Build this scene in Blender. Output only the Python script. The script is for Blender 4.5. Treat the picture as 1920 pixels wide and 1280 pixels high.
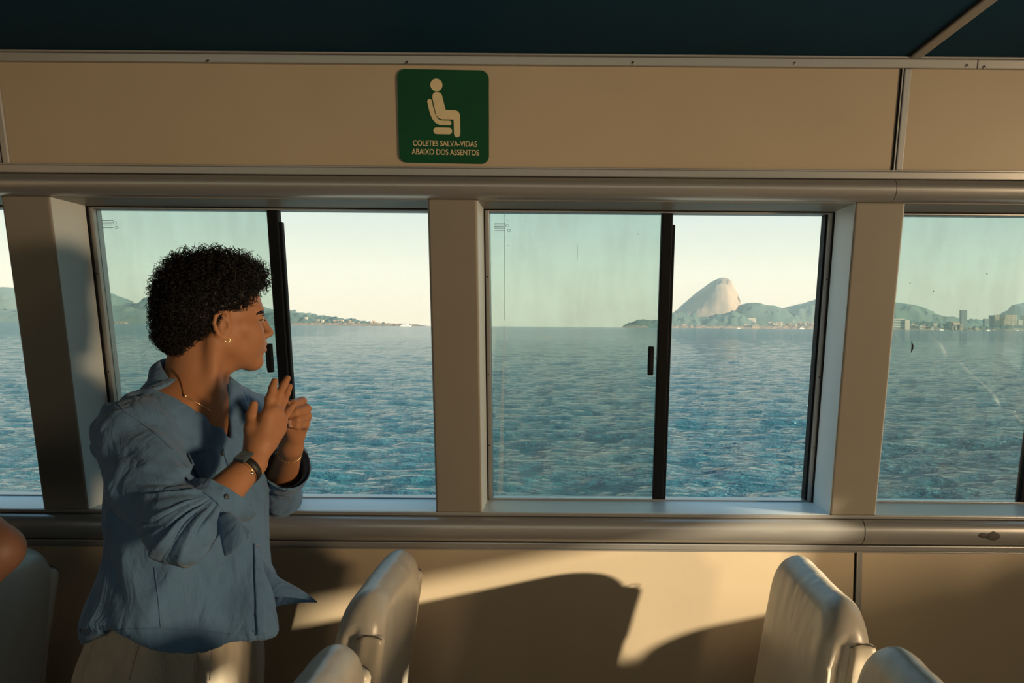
import bpy, bmesh, math, random
import numpy as np
from mathutils import Vector, Matrix

# ------------------------------------------------------------------ scene, camera, light
for o in list(bpy.data.objects):
    bpy.data.objects.remove(o)
SC = bpy.context.scene
COL = SC.collection
EYE = 1.60                      # eye height above the cabin floor
F = 1450.0                      # focal length in pixels of the 1920 frame
PPX, PPY = 1060.0, 612.0        # principal point in that frame
ROLL = 0.0078

cam_d = bpy.data.cameras.new('camera')
cam = bpy.data.objects.new('camera', cam_d)
COL.objects.link(cam)
cam_d.sensor_width = 36.0
cam_d.lens = 36.0 * F / 1920.0
cam_d.shift_x = (960 - PPX) / 1920.0
cam_d.shift_y = (PPY - 640) / 1920.0
cam_d.clip_start = 0.05
cam_d.clip_end = 60000
cam.matrix_world = (Matrix.Translation((0, 0, EYE)) @ Matrix.Rotation(math.pi / 2, 4, 'X')
                    @ Matrix.Rotation(ROLL, 4, 'Z'))
SC.camera = cam

SC.view_settings.view_transform = 'Standard'
SC.view_settings.look = 'None'
SC.view_settings.gamma = 1.0
SC.view_settings.use_curve_mapping = False
SC.view_settings.exposure = 0.0
SC.cycles.max_bounces = 6
SC.cycles.diffuse_bounces = 4
SC.cycles.glossy_bounces = 3
SC.cycles.transmission_bounces = 4
SC.cycles.transparent_max_bounces = 10
SC.cycles.use_denoising = True
SC.cycles.caustics_reflective = False
SC.cycles.caustics_refractive = False
SC.cycles.sample_clamp_indirect = 4.0

# sky: cream at the horizon through pale green to blue overhead, the same all round
world = bpy.data.worlds.new('sky')
SC.world = world
world.use_nodes = True
nt = world.node_tree
nt.nodes.clear()
n_out = nt.nodes.new('ShaderNodeOutputWorld')
n_bg = nt.nodes.new('ShaderNodeBackground')
n_ramp = nt.nodes.new('ShaderNodeValToRGB')
n_sep = nt.nodes.new('ShaderNodeSeparateXYZ')
n_tc = nt.nodes.new('ShaderNodeTexCoord')
nt.links.new(n_tc.outputs['Generated'], n_sep.inputs[0])
nt.links.new(n_sep.outputs['Z'], n_ramp.inputs['Fac'])
nt.links.new(n_ramp.outputs['Color'], n_bg.inputs['Color'])
nt.links.new(n_bg.outputs[0], n_out.inputs[0])
els = n_ramp.color_ramp.elements
SKY = [(0.0, (0.91, 0.90, 0.68)), (0.05, (0.88, 0.89, 0.71)), (0.10, (0.76, 0.83, 0.72)), (0.15, (0.67, 0.80, 0.75)),
       (0.28, (0.50, 0.73, 0.80)), (0.55, (0.34, 0.62, 0.80)), (1.0, (0.22, 0.48, 0.70))]
els[0].position, els[0].color = SKY[0][0], (*SKY[0][1], 1)
els[1].position, els[1].color = SKY[-1][0], (*SKY[-1][1], 1)
for p_, c_ in SKY[1:-1]:
    e_ = els.new(p_)
    e_.color = (*c_, 1)
n_bg.inputs['Strength'].default_value = 1.0

# low evening sun from the right, behind the camera
SUN_TO = Vector((1.0, -0.40, 0.215)).normalized()
sun_d = bpy.data.lights.new('sun', 'SUN')
sun_d.energy = 13.5
sun_d.color = (1.0, 0.82, 0.54)
sun_d.angle = math.radians(1.0)
sun = bpy.data.objects.new('sun', sun_d)
COL.objects.link(sun)
sun.rotation_euler = SUN_TO.to_track_quat('Z', 'Y').to_euler()


def area_light(name, loc, look, sx, sy, power, color):
    d = bpy.data.lights.new(name, 'AREA')
    d.shape = 'RECTANGLE'
    d.size, d.size_y = sx, sy
    d.energy = power
    d.color = color
    o = bpy.data.objects.new(name, d)
    COL.objects.link(o)
    o.location = loc
    o.rotation_euler = (-(Vector(look) - Vector(loc))).to_track_quat('Z', 'Y').to_euler()
    return o


# added warm fill lamps, one outside the right end wall, one across the cabin
area_light('doorway_daylight', (3.90, -0.62, 1.45), (-1.2, 2.0, 1.62), 0.66, 0.50, 155, (1.0, 0.70, 0.40))
area_light('window_daylight', (-0.2, -2.92, 1.45), (-0.2, 2.0, 1.95), 2.4, 0.6, 2.0, (1.0, 0.66, 0.36))

# ------------------------------------------------------------------ helpers


def PT(px, py, Y):
    """world point at depth Y that the given pixel of the 1920x1280 frame looks at"""
    u, v = px - PPX, PPY - py
    uu = u * math.cos(ROLL) - v * math.sin(ROLL)
    vv = v * math.cos(ROLL) + u * math.sin(ROLL)
    return np.array((uu / F * Y, Y, EYE + vv / F * Y))


def tag(o, label=None, cat=None, group=None, kind=None):
    if label:
        o['label'] = label
    if cat:
        o['category'] = cat
    if group:
        o['group'] = group
    if kind:
        o['kind'] = kind
    return o


def empty(name, loc=(0, 0, 0), rz=0.0):
    o = bpy.data.objects.new(name, None)
    COL.objects.link(o)
    o.location = loc
    o.rotation_euler = (0, 0, rz)
    o.empty_display_size = 0.1
    return o


def put(name, me, mat, parent=None):
    o = bpy.data.objects.new(name, me)
    COL.objects.link(o)
    if mat and not me.materials:
        me.materials.append(mat)
    if parent:
        o.parent = parent
    return o


def mesh(name, verts, faces, mat=None, parent=None, smooth=False, loc=None):
    """one mesh object from world (or local) vertices; with loc given the verts are world and the origin goes to loc"""
    me = bpy.data.meshes.new(name)
    V = np.asarray(verts, dtype=float)
    if loc is not None:
        V = V - np.asarray(loc, dtype=float)
    me.from_pydata(V.tolist(), [], [tuple(map(int, f)) for f in faces])
    me.update()
    if smooth:
        me.polygons.foreach_set('use_smooth', [True] * len(me.polygons))
    o = put(name, me, mat, parent)
    if loc is not None:
        o.location = loc
    return o


def bevel(o, w, seg=2):
    m = o.modifiers.new('bevel', 'BEVEL')
    m.width = w
    m.segments = seg
    m.limit_method = 'ANGLE'
    m.angle_limit = math.radians(35)
    return o


HEX = [(0, 3, 2, 1), (4, 5, 6, 7), (0, 1, 5, 4), (1, 2, 6, 5), (2, 3, 7, 6), (3, 0, 4, 7)]


def box(name, x0, x1, y0, y1, z0, z1, mat, parent=None, bv=0.0):
    v = [(x0, y0, z0), (x1, y0, z0), (x1, y1, z0), (x0, y1, z0), (x0, y0, z1), (x1, y0, z1), (x1, y1, z1), (x0, y1, z1)]
    o = mesh(name, v, HEX, mat, parent)
    if bv:
        bevel(o, bv)
    return o


TILT = 0.205                    # the cabin side leans in towards its top


def WY(z, off=0.0):
    return 2.05 + TILT * (EYE - z) + off


def wbox(name, x0, x1, z0, z1, o0, o1, mat, parent=None, bv=0.0):
    """box on the leaning side wall; o = offset outwards from the pillar faces"""
    v = [(x0, WY(z0, o0), z0), (x1, WY(z0, o0), z0), (x1, WY(z0, o1), z0), (x0, WY(z0, o1), z0),
         (x0, WY(z1, o0), z1), (x1, WY(z1, o0), z1), (x1, WY(z1, o1), z1), (x0, WY(z1, o1), z1)]
    o = mesh(name, v, HEX, mat, parent)
    if bv:
        bevel(o, bv)
    return o


def wprofile(name, x0, x1, prof, mat, parent=None, smooth=True):
    """closed profile of (off, z) pairs swept along the wall"""
    n = len(prof)
    v = [(x0, WY(z, o), z) for o, z in prof] + [(x1, WY(z, o), z) for o, z in prof]
    f = [(i, i + n, (i + 1) % n + n, (i + 1) % n) for i in range(n)]
    f += [tuple(range(n)), tuple(range(2 * n - 1, n - 1, -1))]
    o = mesh(name, v, f, mat, parent)
    if smooth:
        shade_auto(o)
    fix_normals(o)
    return o


def fix_normals(o):
    bm = bmesh.new()
    bm.from_mesh(o.data)
    bmesh.ops.recalc_face_normals(bm, faces=bm.faces)
    bm.to_mesh(o.data)
    bm.free()


def shade_auto(o, ang=40):
    me = o.data
    bm = bmesh.new()
    bm.from_mesh(me)
    for f in bm.faces:
        f.smooth = True
    for e in bm.edges:
        if len(e.link_faces) == 2:
            e.smooth = e.calc_face_angle(0) < math.radians(ang)
    bm.to_mesh(me)
    bm.free()


def tube(pts, r, n=6, closed=False):
    """verts, faces of a tube along points; r scalar or list"""
    P = np.asarray(pts, dtype=float)
    m = len(P)
    R = np.full(m, r) if np.isscalar(r) else np.asarray(r, dtype=float)
    T = np.gradient(P, axis=0) if not closed else (np.roll(P, -1, 0) - np.roll(P, 1, 0))
    T /= np.linalg.norm(T, axis=1)[:, None] + 1e-12
    a = np.array((0, 0, 1.0)) if abs(T[0][2]) < 0.9 else np.array((1.0, 0, 0))
    V = []
    N = np.cross(T[0], a)
    for i in range(m):
        N = N - T[i] * N.dot(T[i])
        N /= np.linalg.norm(N) + 1e-12
        B = np.cross(T[i], N)
        for k in range(n):
            q = 2 * math.pi * k / n
            V.append(P[i] + R[i] * (math.cos(q) * N + math.sin(q) * B))
    Fc = []
    for i in range(m if closed else m - 1):
        j = (i + 1) % m
        for k in range(n):
            Fc.append((i * n + k, i * n + (k + 1) % n, j * n + (k + 1) % n, j * n + k))
    if not closed:
        Fc.append(tuple(range(n - 1, -1, -1)))
        Fc.append(tuple((m - 1) * n + k for k in range(n)))
    return V, Fc


class MB:
    def __init__(s):
        s.v, s.f = [], []

    def add(s, vf):
        v, f = vf
        k = len(s.v)
        s.v += [tuple(p) for p in v]
        s.f += [tuple(i + k for i in q) for q in f]
        return s

    def cube(s, x0, x1, y0, y1, z0, z1):
        v = [(x0, y0, z0), (x1, y0, z0), (x1, y1, z0), (x0, y1, z0), (x0, y0, z1), (x1, y0, z1), (x1, y1, z1), (x0, y1, z1)]
        return s.add((v, HEX))

    def build(s, name, mat, parent=None, smooth=False, loc=None):
        return mesh(name, s.v, s.f, mat, parent, smooth, loc)


def uvsphere(c, r, n=10, m=7):
    c = np.asarray(c, float)
    r = np.asarray(r, float) * np.ones(3)
    V = [c + r * (0, 0, 1)]
    for i in range(1, m):
        t = math.pi * i / m
        for k in range(n):
            q = 2 * math.pi * k / n
            V.append(c + r * (math.sin(t) * math.cos(q), math.sin(t) * math.sin(q), math.cos(t)))
    V.append(c + r * (0, 0, -1))
    Fc = [(0, 1 + k, 1 + (k + 1) % n) for k in range(n)]
    for i in range(m - 2):
        for k in range(n):
            a = 1 + i * n
            Fc.append((a + k, a + n + k, a + n + (k + 1) % n, a + (k + 1) % n))
    a = 1 + (m - 2) * n
    Fc += [(a + k, len(V) - 1, a + (k + 1) % n) for k in range(n)]
    return V, Fc


def copy_tree(o, parent=None):
    c = o.copy()
    COL.objects.link(c)
    c.parent = parent
    for ch in list(o.children):
        copy_tree(ch, c)
    return c


# ------------------------------------------------------------------ materials
MATS = {}


def material(name, color, rough=0.5, metal=0.0, spec=0.5, noise=0.0, nscale=8.0, bump=0.0, bscale=60.0, stretch=(1, 1, 1),
             color2=None, sheen=0.0, sss=0.0, sss_col=(1, 0.35, 0.2), stain=None):
    """principled material with procedural colour variation (noise towards color2) and fine bump"""
    m = bpy.data.materials.new(name)
    MATS[name] = m
    m.use_nodes = True
    t = m.node_tree
    b = t.nodes['Principled BSDF']
    b.inputs['Base Color'].default_value = (*color, 1)
    b.inputs['Roughness'].default_value = rough
    b.inputs['Metallic'].default_value = metal
    b.inputs['Specular IOR Level'].default_value = spec
    if sheen:
        b.inputs['Sheen Weight'].default_value = sheen
        b.inputs['Sheen Roughness'].default_value = 0.5
    if sss:
        b.inputs['Subsurface Weight'].default_value = sss
        b.inputs['Subsurface Radius'].default_value = (0.012, 0.005, 0.003)
        b.inputs['Subsurface Scale'].default_value = 1.0
    tc = t.nodes.new('ShaderNodeTexCoord')
    mp = t.nodes.new('ShaderNodeMapping')
    mp.inputs['Scale'].default_value = stretch
    t.links.new(tc.outputs['Object'], mp.inputs[0])
    if noise:
        n1 = t.nodes.new('ShaderNodeTexNoise')
        n1.inputs['Scale'].default_value = nscale
        n1.inputs['Detail'].default_value = 6
        n1.inputs['Roughness'].default_value = 0.6
        t.links.new(mp.outputs[0], n1.inputs['Vector'])
        r = t.nodes.new('ShaderNodeValToRGB')
        c2 = color2 or tuple(c * (1 - noise) for c in color)
        r.color_ramp.elements[0].position, r.color_ramp.elements[1].position = 0.32, 0.68
        r.color_ramp.elements[0].color = (*c2, 1)
        r.color_ramp.elements[1].color = (*color, 1)
        t.links.new(n1.outputs['Fac'], r.inputs['Fac'])
        t.links.new(r.outputs['Color'], b.inputs['Base Color'])
    if bump:
        n2 = t.nodes.new('ShaderNodeTexNoise')
        n2.inputs['Scale'].default_value = bscale
        n2.inputs['Detail'].default_value = 4
        t.links.new(mp.outputs[0], n2.inputs['Vector'])
        bp = t.nodes.new('ShaderNodeBump')
        bp.inputs['Strength'].default_value = bump
        bp.inputs['Distance'].default_value = 0.002
        t.links.new(n2.outputs['Fac'], bp.inputs['Height'])
        t.links.new(bp.outputs[0], b.inputs['Normal'])
    return m


M_panel = material('wall_laminate', (0.50, 0.41, 0.295), 0.42, noise=0.10, nscale=2.2, bump=0.05, bscale=180)
M_paint = material('pillar_paint', (0.25, 0.225, 0.19), 0.42, noise=0.06, nscale=3, bump=0.12, bscale=45)
M_alu = material('trim_aluminium', (0.42, 0.415, 0.41), 0.34, metal=0.55, noise=0.12, nscale=6, bump=0.05, bscale=120, stretch=(0.15, 1, 1))
M_ceil = material('ceiling_blue', (0.008, 0.050, 0.095), 0.7, spec=0.08, noise=0.15, nscale=2, bump=0.08, bscale=60)
M_rubber = material('black_rubber', (0.006, 0.007, 0.009), 0.6, spec=0.15)
M_jamb = material('jamb_paint', (0.66, 0.73, 0.76), 0.40, noise=0.05, nscale=3, bump=0.15, bscale=45)  # light paint; its pale blue puts sky light into the colour
M_steel = material('steel', (0.55, 0.53, 0.5), 0.3, metal=1.0)
M_floor = material('floor_linoleum', (0.08, 0.062, 0.05), 0.5, noise=0.2, nscale=12)
M_bulk = material('bulkhead_laminate', (0.30, 0.23, 0.16), 0.5, noise=0.1, nscale=2)
M_seat = material('seat_vinyl', (0.46, 0.43, 0.37), 0.34, spec=0.6, noise=0.14, nscale=9, bump=0.35, bscale=28, stretch=(1, 1, 0.35))
M_seatback = material('seat_vinyl_end', (0.56, 0.50, 0.40), 0.38, spec=0.55, noise=0.12, nscale=9, bump=0.3, bscale=26)
M_thread = material('seam_thread', (0.09, 0.08, 0.07), 0.7)
M_gold = material('gold', (0.85, 0.60, 0.28), 0.22, metal=1.0)

# ------------------------------------------------------------------ cabin shell
H = lambda h: EYE + h
XL, XR = -4.2, 3.2
Z_CEIL, Z_TRIM, Z_UP0 = H(0.672), H(0.6455), H(0.4016)
Z_HR1, Z_HR0 = H(0.3795), H(0.3242)
Z_SILL, Z_RAIL1, Z_RAIL0, Z_LOW1 = H(-0.5207), H(-0.531), H(-0.604), H(-0.628)
YB = -3.0                       # the other side of the cabin

box('floor', XL - .1, XR + .1, YB - .1, WY(0) + .05, -0.06, 0.0, M_floor)
tag(bpy.data.objects['floor'], 'dark brown cabin floor below the rows of seats', 'floor', kind='structure')

ceil = empty('ceiling', (0, 0, Z_CEIL))
tag(ceil, 'dark blue cabin ceiling of flat panels', 'ceiling', kind='structure')
CJ = [-4.2, -1.85, 0.92 + 0.0, 3.3]
xj = PT(1712, 108, WY(Z_CEIL))[0]
for a, b in ((XL - .1, xj - 2.35), (xj - 2.35, xj), (xj, XR + .1)):
    o = box('ceiling_panel', a + .004, b - .004, YB - .1, WY(Z_CEIL) - .004, 0.0, 0.03, M_ceil, ceil, 0.002)
for xx in (xj - 2.35, xj):
    o = box('ceiling_joint_strip', xx - .012, xx + .016, YB - .05, WY(Z_CEIL) - .008, -0.006, 0.004, M_alu, ceil, 0.003)
    o = box('ceiling_joint_groove', xx - .018, xx - .0125, YB - .05, WY(Z_CEIL) - .008, -0.002, 0.004, M_rubber, ceil)

wall = empty('wall_far', (0, WY(0), 0))
wall.location = (0, 0, 0)
tag(wall, 'cream laminate cabin wall with window openings, leaning inwards', 'wall', kind='structure')
# upper panels and their joints
XJ = PT(1690, 224, WY(H(.52)))[0]
XJL = PT(3, 270, WY(H(.46)))[0]
for a, b in ((XL, XJL - .008), (XJL + .006, XJ - .012), (XJ + .012, XR)):
    wbox('upper_panel', a, b, Z_UP0 - .01, Z_TRIM + .01, 0.004, 0.02, M_panel, wall, 0.0015)
for xx in (XJL, XJ):
    wbox('joint_strip', xx - .004, xx + .014, Z_UP0, Z_TRIM, -0.004, 0.012, M_alu, wall, 0.003)
    wbox('joint_groove', xx - .012, xx - .0045, Z_UP0, Z_TRIM, 0.0, 0.012, M_rubber, wall)
    wbox('joint_bead', xx - .0095, xx - .0065, Z_UP0, Z_TRIM, -0.002, 0.004, M_alu, wall)
# lower panels: these lean less than the window band


def lowbox(name, x0, x1, o0, o1, mat, bv):
    z1 = Z_LOW1 + .01
    ya, yb = WY(z1), WY(z1) + 0.06 * z1
    v = [(x0, yb + o0, 0), (x1, yb + o0, 0), (x1, yb + o1, 0), (x0, yb + o1, 0), (x0, ya + o0, z1), (x1, ya + o0, z1), (x1, ya + o1, z1), (x0, ya + o1, z1)]
    return bevel(mesh(name, v, HEX, mat, wall), bv)


XJ2 = PT(1606, 1060, WY(H(-.66)))[0]
for a, b in ((XL, XJ2 - 2.3), (XJ2 - 2.3, XJ2 - .009), (XJ2 + .009, XR)):
    lowbox('lower_panel', a, b, 0.0, 0.02, M_panel, 0.0015)
lowbox('joint_strip', XJ2 - .003, XJ2 + .012, -0.006, 0.012, M_alu, 0.003)
lowbox('joint_groove', XJ2 - .009, XJ2 - .0035, 0.002, 0.014, M_rubber, 0.0005)
# outer skin above and below the windows, so that the wall has thickness
wbox('outer_skin', XL, XR, Z_HR0 + .002, Z_CEIL + .1, 0.02, 0.21, M_paint, wall)
wbox('outer_skin', XL, XR, 0.0, Z_SILL - .002, 0.03, 0.21, M_paint, wall)

# top trim with screws
t1 = empty('trim_1')
tag(t1, 'flat metal trim with screws along the ceiling edge', 'trim', kind='structure')
XT = PT(1830, 118, WY(Z_TRIM))[0]
wbox('strip', XL, XT - .0008, Z_TRIM, Z_CEIL - .006, -0.006, 0.01, M_alu, t1, 0.0015)
wbox('strip', XT + .0008, XR, Z_TRIM, Z_CEIL - .006, -0.006, 0.01, M_alu, t1, 0.0015)
wbox('edge_bead', XL, XR, Z_CEIL - .006, Z_CEIL - .0005, -0.012, 0.01, M_alu, t1, 0.002)
for sx, sy in ((390, 115), (763, 117), (1187, 118), (1490, 119), (1813, 123), (1846, 126)):
    p = PT(sx, sy, WY(H(.655), -.006))
    s = MB().add(uvsphere((0, 0, 0), (.0042, .0022, .0042), 10, 6)).build('screw', M_steel, t1)
    s.location = p
    s2 = MB().cube(-.0028, .0028, -.0030, -.0016, -.0007, .0007).build('screw_slot', M_rubber, s)
    s2.rotation_euler = (0, 0.7, 0)

# rails: rounded aluminium sections above and below the windows


def half_round(z0, z1, bulge, n=12):
    zc, hz = (z0 + z1) / 2, (z1 - z0) / 2
    pr = [(0.02, z0), (0.02, z1)]
    for i in range(n + 1):
        q = math.pi / 2 - math.pi * i / n
        c, s = math.cos(q), math.sin(q)
        pr.append((-bulge * abs(c) ** 0.95, zc + hz * s))
    return pr


t2 = empty('trim_2')
tag(t2, 'rounded metal rail running above the windows', 'trim', kind='structure')
xr2 = PT(1672, 345, WY(H(.35)))[0]
for a, b in ((XL, xr2 - .0008), (xr2 + .0008, XR)):
    wprofile('rail', a, b, half_round(Z_HR0, Z_HR1, 0.030), M_alu, t2)
wbox('flat_strip', XL, XR, Z_HR1 + .001, Z_UP0 - .002, -0.008, 0.01, M_alu, t2, 0.002)
wbox('edge_bead', XL, XR, Z_UP0 - .002, Z_UP0 + .002, -0.006, 0.01, M_alu, t2, 0.001)

t3 = empty('trim_3')
tag(t3, 'rounded metal rail running below the window sill', 'trim', kind='structure')
xr3 = PT(1613, 1000, WY(H(-.57)))[0]
for a, b in ((XL, xr3 - .0012), (xr3 + .0012, XR)):
    wprofile('rail', a, b, half_round(Z_RAIL0, Z_RAIL1, 0.034), M_alu, t3)
wbox('top_lip', XL, XR, Z_RAIL1 + .001, Z_SILL + .001, -0.003, 0.02, M_alu, t3, 0.002)
wbox('flat_strip', XL, XR, Z_LOW1 + .003, Z_RAIL0 - .003, -0.008, 0.01, M_alu, t3, 0.003)
wbox('edge_bead', XL, XR, Z_LOW1 - .002, Z_LOW1 + .002, -0.004, 0.01, M_alu, t3, 0.001)
# dark scuff on the rail at the right
sc_m = material('scuff', (0.06, 0.055, 0.05), 0.6, noise=0.5, nscale=40)

# ------------------------------------------------------------------ windows
RV = 0.17                       # depth of the window reveals
OPEN = [(-3.53, -2.55), (-2.43, -1.45), (-1.328, -0.355), (-0.230, 0.744), (0.868, 1.845), (1.97, 2.95)]
PIL = [(XL, -3.53), (-2.55, -2.43), (-1.45, -1.328), (-0.355, -0.230), (0.744, 0.868), (1.845, 1.97), (2.95, XR)]
for a, b in PIL:
    wbox('pillar', a, b, Z_SILL, Z_HR0, 0.0, 0.21, M_paint, wall, 0.004)

# tinted, slightly dusty window glass; reddish dust colour imitates the warm interior's reflection
gm = bpy.data.materials.new('tinted_glass')
gm.use_nodes = True
t = gm.node_tree
t.nodes.clear()
out = t.nodes.new('ShaderNodeOutputMaterial')
tr = t.nodes.new('ShaderNodeBsdfTransparent')
tr.inputs['Color'].default_value = (0.82, 0.92, 0.90, 1)
gl = t.nodes.new('ShaderNodeBsdfGlossy')
gl.inputs['Roughness'].default_value = 0.03
df = t.nodes.new('ShaderNodeBsdfDiffuse')
df.inputs['Color'].default_value = (0.80, 0.45, 0.34, 1)
tl = t.nodes.new('ShaderNodeBsdfTranslucent')
tl.inputs['Color'].default_value = (0.95, 0.46, 0.32, 1)
fr = t.nodes.new('ShaderNodeFresnel')
fr.inputs['IOR'].default_value = 1.5
dmix = t.nodes.new('ShaderNodeMixShader')
dmix.inputs[0].default_value = 0.5
t.links.new(df.outputs[0], dmix.inputs[1])
t.links.new(tl.outputs[0], dmix.inputs[2])
mx1 = t.nodes.new('ShaderNodeMixShader')
mx2 = t.nodes.new('ShaderNodeMixShader')
tc = t.nodes.new('ShaderNodeTexCoord')
mp = t.nodes.new('ShaderNodeMapping')
mp.inputs['Scale'].default_value = (26, 26, 2.0)
nz = t.nodes.new('ShaderNodeTexNoise')
nz.inputs['Scale'].default_value = 1.0
nz.inputs['Detail'].default_value = 5
nz2 = t.nodes.new('ShaderNodeTexNoise')
nz2.inputs['Scale'].default_value = 7.0
nz2.inputs['Detail'].default_value = 6
ma = t.nodes.new('ShaderNodeMath')
ma.operation = 'MULTIPLY'
mr = t.nodes.new('ShaderNodeMapRange')
mr.inputs['From Min'].default_value = 0.15
mr.inputs['From Max'].default_value = 0.40
mr.inputs['To Min'].default_value = 0.05
mr.inputs['To Max'].default_value = 0.11
t.links.new(tc.outputs['Object'], mp.inputs[0])
t.links.new(mp.outputs[0], nz.inputs['Vector'])
t.links.new(tc.outputs['Object'], nz2.inputs['Vector'])
t.links.new(nz.outputs['Fac'], ma.inputs[0])
t.links.new(nz2.outputs['Fac'], ma.inputs[1])
t.links.new(ma.outputs[0], mr.inputs['Value'])
t.links.new(mr.outputs[0], mx1.inputs[0])
t.links.new(tr.outputs[0], mx1.inputs[1])
t.links.new(dmix.outputs[0], mx1.inputs[2])
t.links.new(fr.outputs[0], mx2.inputs[0])
t.links.new(mx1.outputs[0], mx2.inputs[1])
t.links.new(gl.outputs[0], mx2.inputs[2])
t.links.new(mx2.outputs[0], out.inputs[0])
M_glass = gm
M_etch = material('etched_print', (0.10, 0.16, 0.18), 0.7)
M_smear = bpy.data.materials.new('dried_sealant')
M_smear.use_nodes = True
M_smear.node_tree.nodes['Principled BSDF'].inputs['Base Color'].default_value = (0.62, 0.70, 0.70, 1)
M_smear.node_tree.nodes['Principled BSDF'].inputs['Alpha'].default_value = 0.28
M_speck = material('paint_speck', (0.015, 0.015, 0.015), 0.6)


def wpt(x, z, off):
    return np.array((x, WY(z, off), z))


def window(n, x0, x1, marks):
    w = empty('window_%d' % n, (0, 0, 0))
    tag(w, WLAB[n], 'window', kind='structure')
    z0, z1 = Z_SILL, Z_HR0
    # liner strips of the reveal: head, sill, two jambs
    wbox('sill_board', x0 + .001, x1 - .001, z0 - .004, z0 + .002, 0.004, RV, M_jamb, w, 0.001)
    wbox('jamb_board', x0 - .001, x0 + .002, z0 + .002, z1 - .002, 0.004, RV - .023, M_jamb, w)
    wbox('jamb_board', x1 - .002, x1 + .001, z0 + .002, z1 - .002, 0.004, RV - .023, M_jamb, w)
    wbox('head_board', x0 + .001, x1 - .001, z1 - .002, z1 + .004, 0.004, RV, M_paint, w, 0.001)
    # metal channel with gasket round the opening
    c = 0.016
    wbox('channel', x0, x0 + c, z0, z1, RV - .014, RV + .028, M_alu, w, 0.001)
    wbox('channel', x1 - c, x1, z0, z1, RV - .014, RV + .028, M_alu, w, 0.001)
    wbox('channel', x0 + c, x1 - c, z0, z0 + .006, RV - .014, RV + .028, M_alu, w, 0.001)
    wbox('channel', x0 + c, x1 - c, z1 - .008, z1, RV - .014, RV + .028, M_alu, w, 0.001)
    g = 0.005
    wbox('gasket', x0 - .001, x0 + g, z0, z1, RV - .022, RV - .0142, M_rubber, w)
    wbox('gasket', x1 - g, x1 + .001, z0, z1, RV - .022, RV - .0142, M_rubber, w)
    wbox('gasket', x0 + g, x1 - g, z1 - .0045, z1 + .001, RV - .022, RV - .0142, M_rubber, w)
    wbox('gasket', x1 - c - .006, x1 - c, z0 + .006, z1 - .008, RV - .004, RV + .03, M_rubber, w)
    for sz in (0.2, 0.45, 0.78):
        for sx in (x0 + c * .55, x1 - c * .55):
            zz = z0 + (z1 - z0) * sz
            s = MB().add(uvsphere((0, 0, 0), (.0022, .0014, .0022), 8, 5)).build('screw', M_rubber, w)
            s.location = wpt(sx, zz, RV - .014)
    # sliding sash: glass, black closing bar, handle, slim top and bottom rails
    xb = x0 + 0.515
    sash = empty('sash')
    sash.parent = w
    gl_ = wbox('glass_pane', x0 + c, xb - .012, z0 + .007, z1 - .009, RV, RV + .005, M_glass, sash)
    b = wbox('closing_bar', xb - .019, xb + .012, z0 + .006, z1 - .008, RV - .012, RV + .018, M_rubber, sash, 0.003)
    b2 = wbox('brush_strip', xb + .012, xb + .020, z0 + .006, z0 + (z1 - z0) * .955, RV - .004, RV + .014, M_rubber, sash, 0.002)
    hz = H(-.097)
    hd = wbox('handle', xb - .046, xb - .030, hz - .042, hz + .042, RV - .020, RV - .0005, M_rubber, sash, 0.003)
    wbox('handle_grip', xb - .0445, xb - .0375, hz - .030, hz + .026, RV - .026, RV - .0202, M_rubber, sash, 0.002)
    if marks:
        # print etched into the corner: rows too small to read
        rnd = random.Random(n)
        e = MB()
        for r_ in range(4):
            xx = x0 + .030
            zz = z1 - .038 - r_ * .0042
            while xx < x0 + .058:
                l_ = rnd.uniform(.0015, .005)
                p = wpt(xx, zz, RV - .0003)
                e.cube(p[0], p[0] + l_, p[1] - .0002, p[1] + .0002, p[2] - .0009, p[2] + .0009)
                xx += l_ + .0012
        p = wpt(x0 + .030, z1 - .0575, RV - .0003)
        e.cube(p[0], p[0] + .030, p[1] - .0002, p[1] + .0002, p[2] - .0008, p[2] + .0008)
        for q in range(2):
            c0 = wpt(x0 + .066 + q * .004, z1 - .044 - q * .013, RV - .0003)
            pts = [c0 + np.array((.0045 * math.cos(a), 0, .0045 * math.sin(a) * .8)) for a in np.linspace(0, 2 * math.pi, 12, endpoint=False)]
            e.add(tube(pts, .0005, 4, True))
        e.build('etched_mark', M_etch, sash)
    return w, sash


WLAB = {1: 'leftmost window opening, mostly outside the picture', 2: 'window opening at the left edge showing hills across the bay',
        3: 'sliding window behind the standing person', 4: 'sliding window with the rocky peak in its open half',
        5: 'tinted sliding window at the right edge above the city shore', 6: 'window opening beyond the right edge'}
sashes = {}
for n, (a, b) in enumerate(OPEN, 1):
    if n in (1, 6):
        continue
    w_, sashes[n] = window(n, a, b, n in (3, 4))

# specks, streaks and smears on the panes


def on_pane(px, py, lift=0.0006):
    """point on the inner face of the glass plane that a pixel looks at"""
    z = EYE
    for _ in range(12):
        z = PT(px, py, WY(z, RV - lift))[2]
    return PT(px, py, WY(z, RV - lift))


def speck(n, pts, r, mat, name):
    P = [on_pane(x, y) for x, y in pts]
    b = MB()
    b.add(tube(P, r, 5))
    o = b.build(name, mat, sashes[n])
    return o


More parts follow.
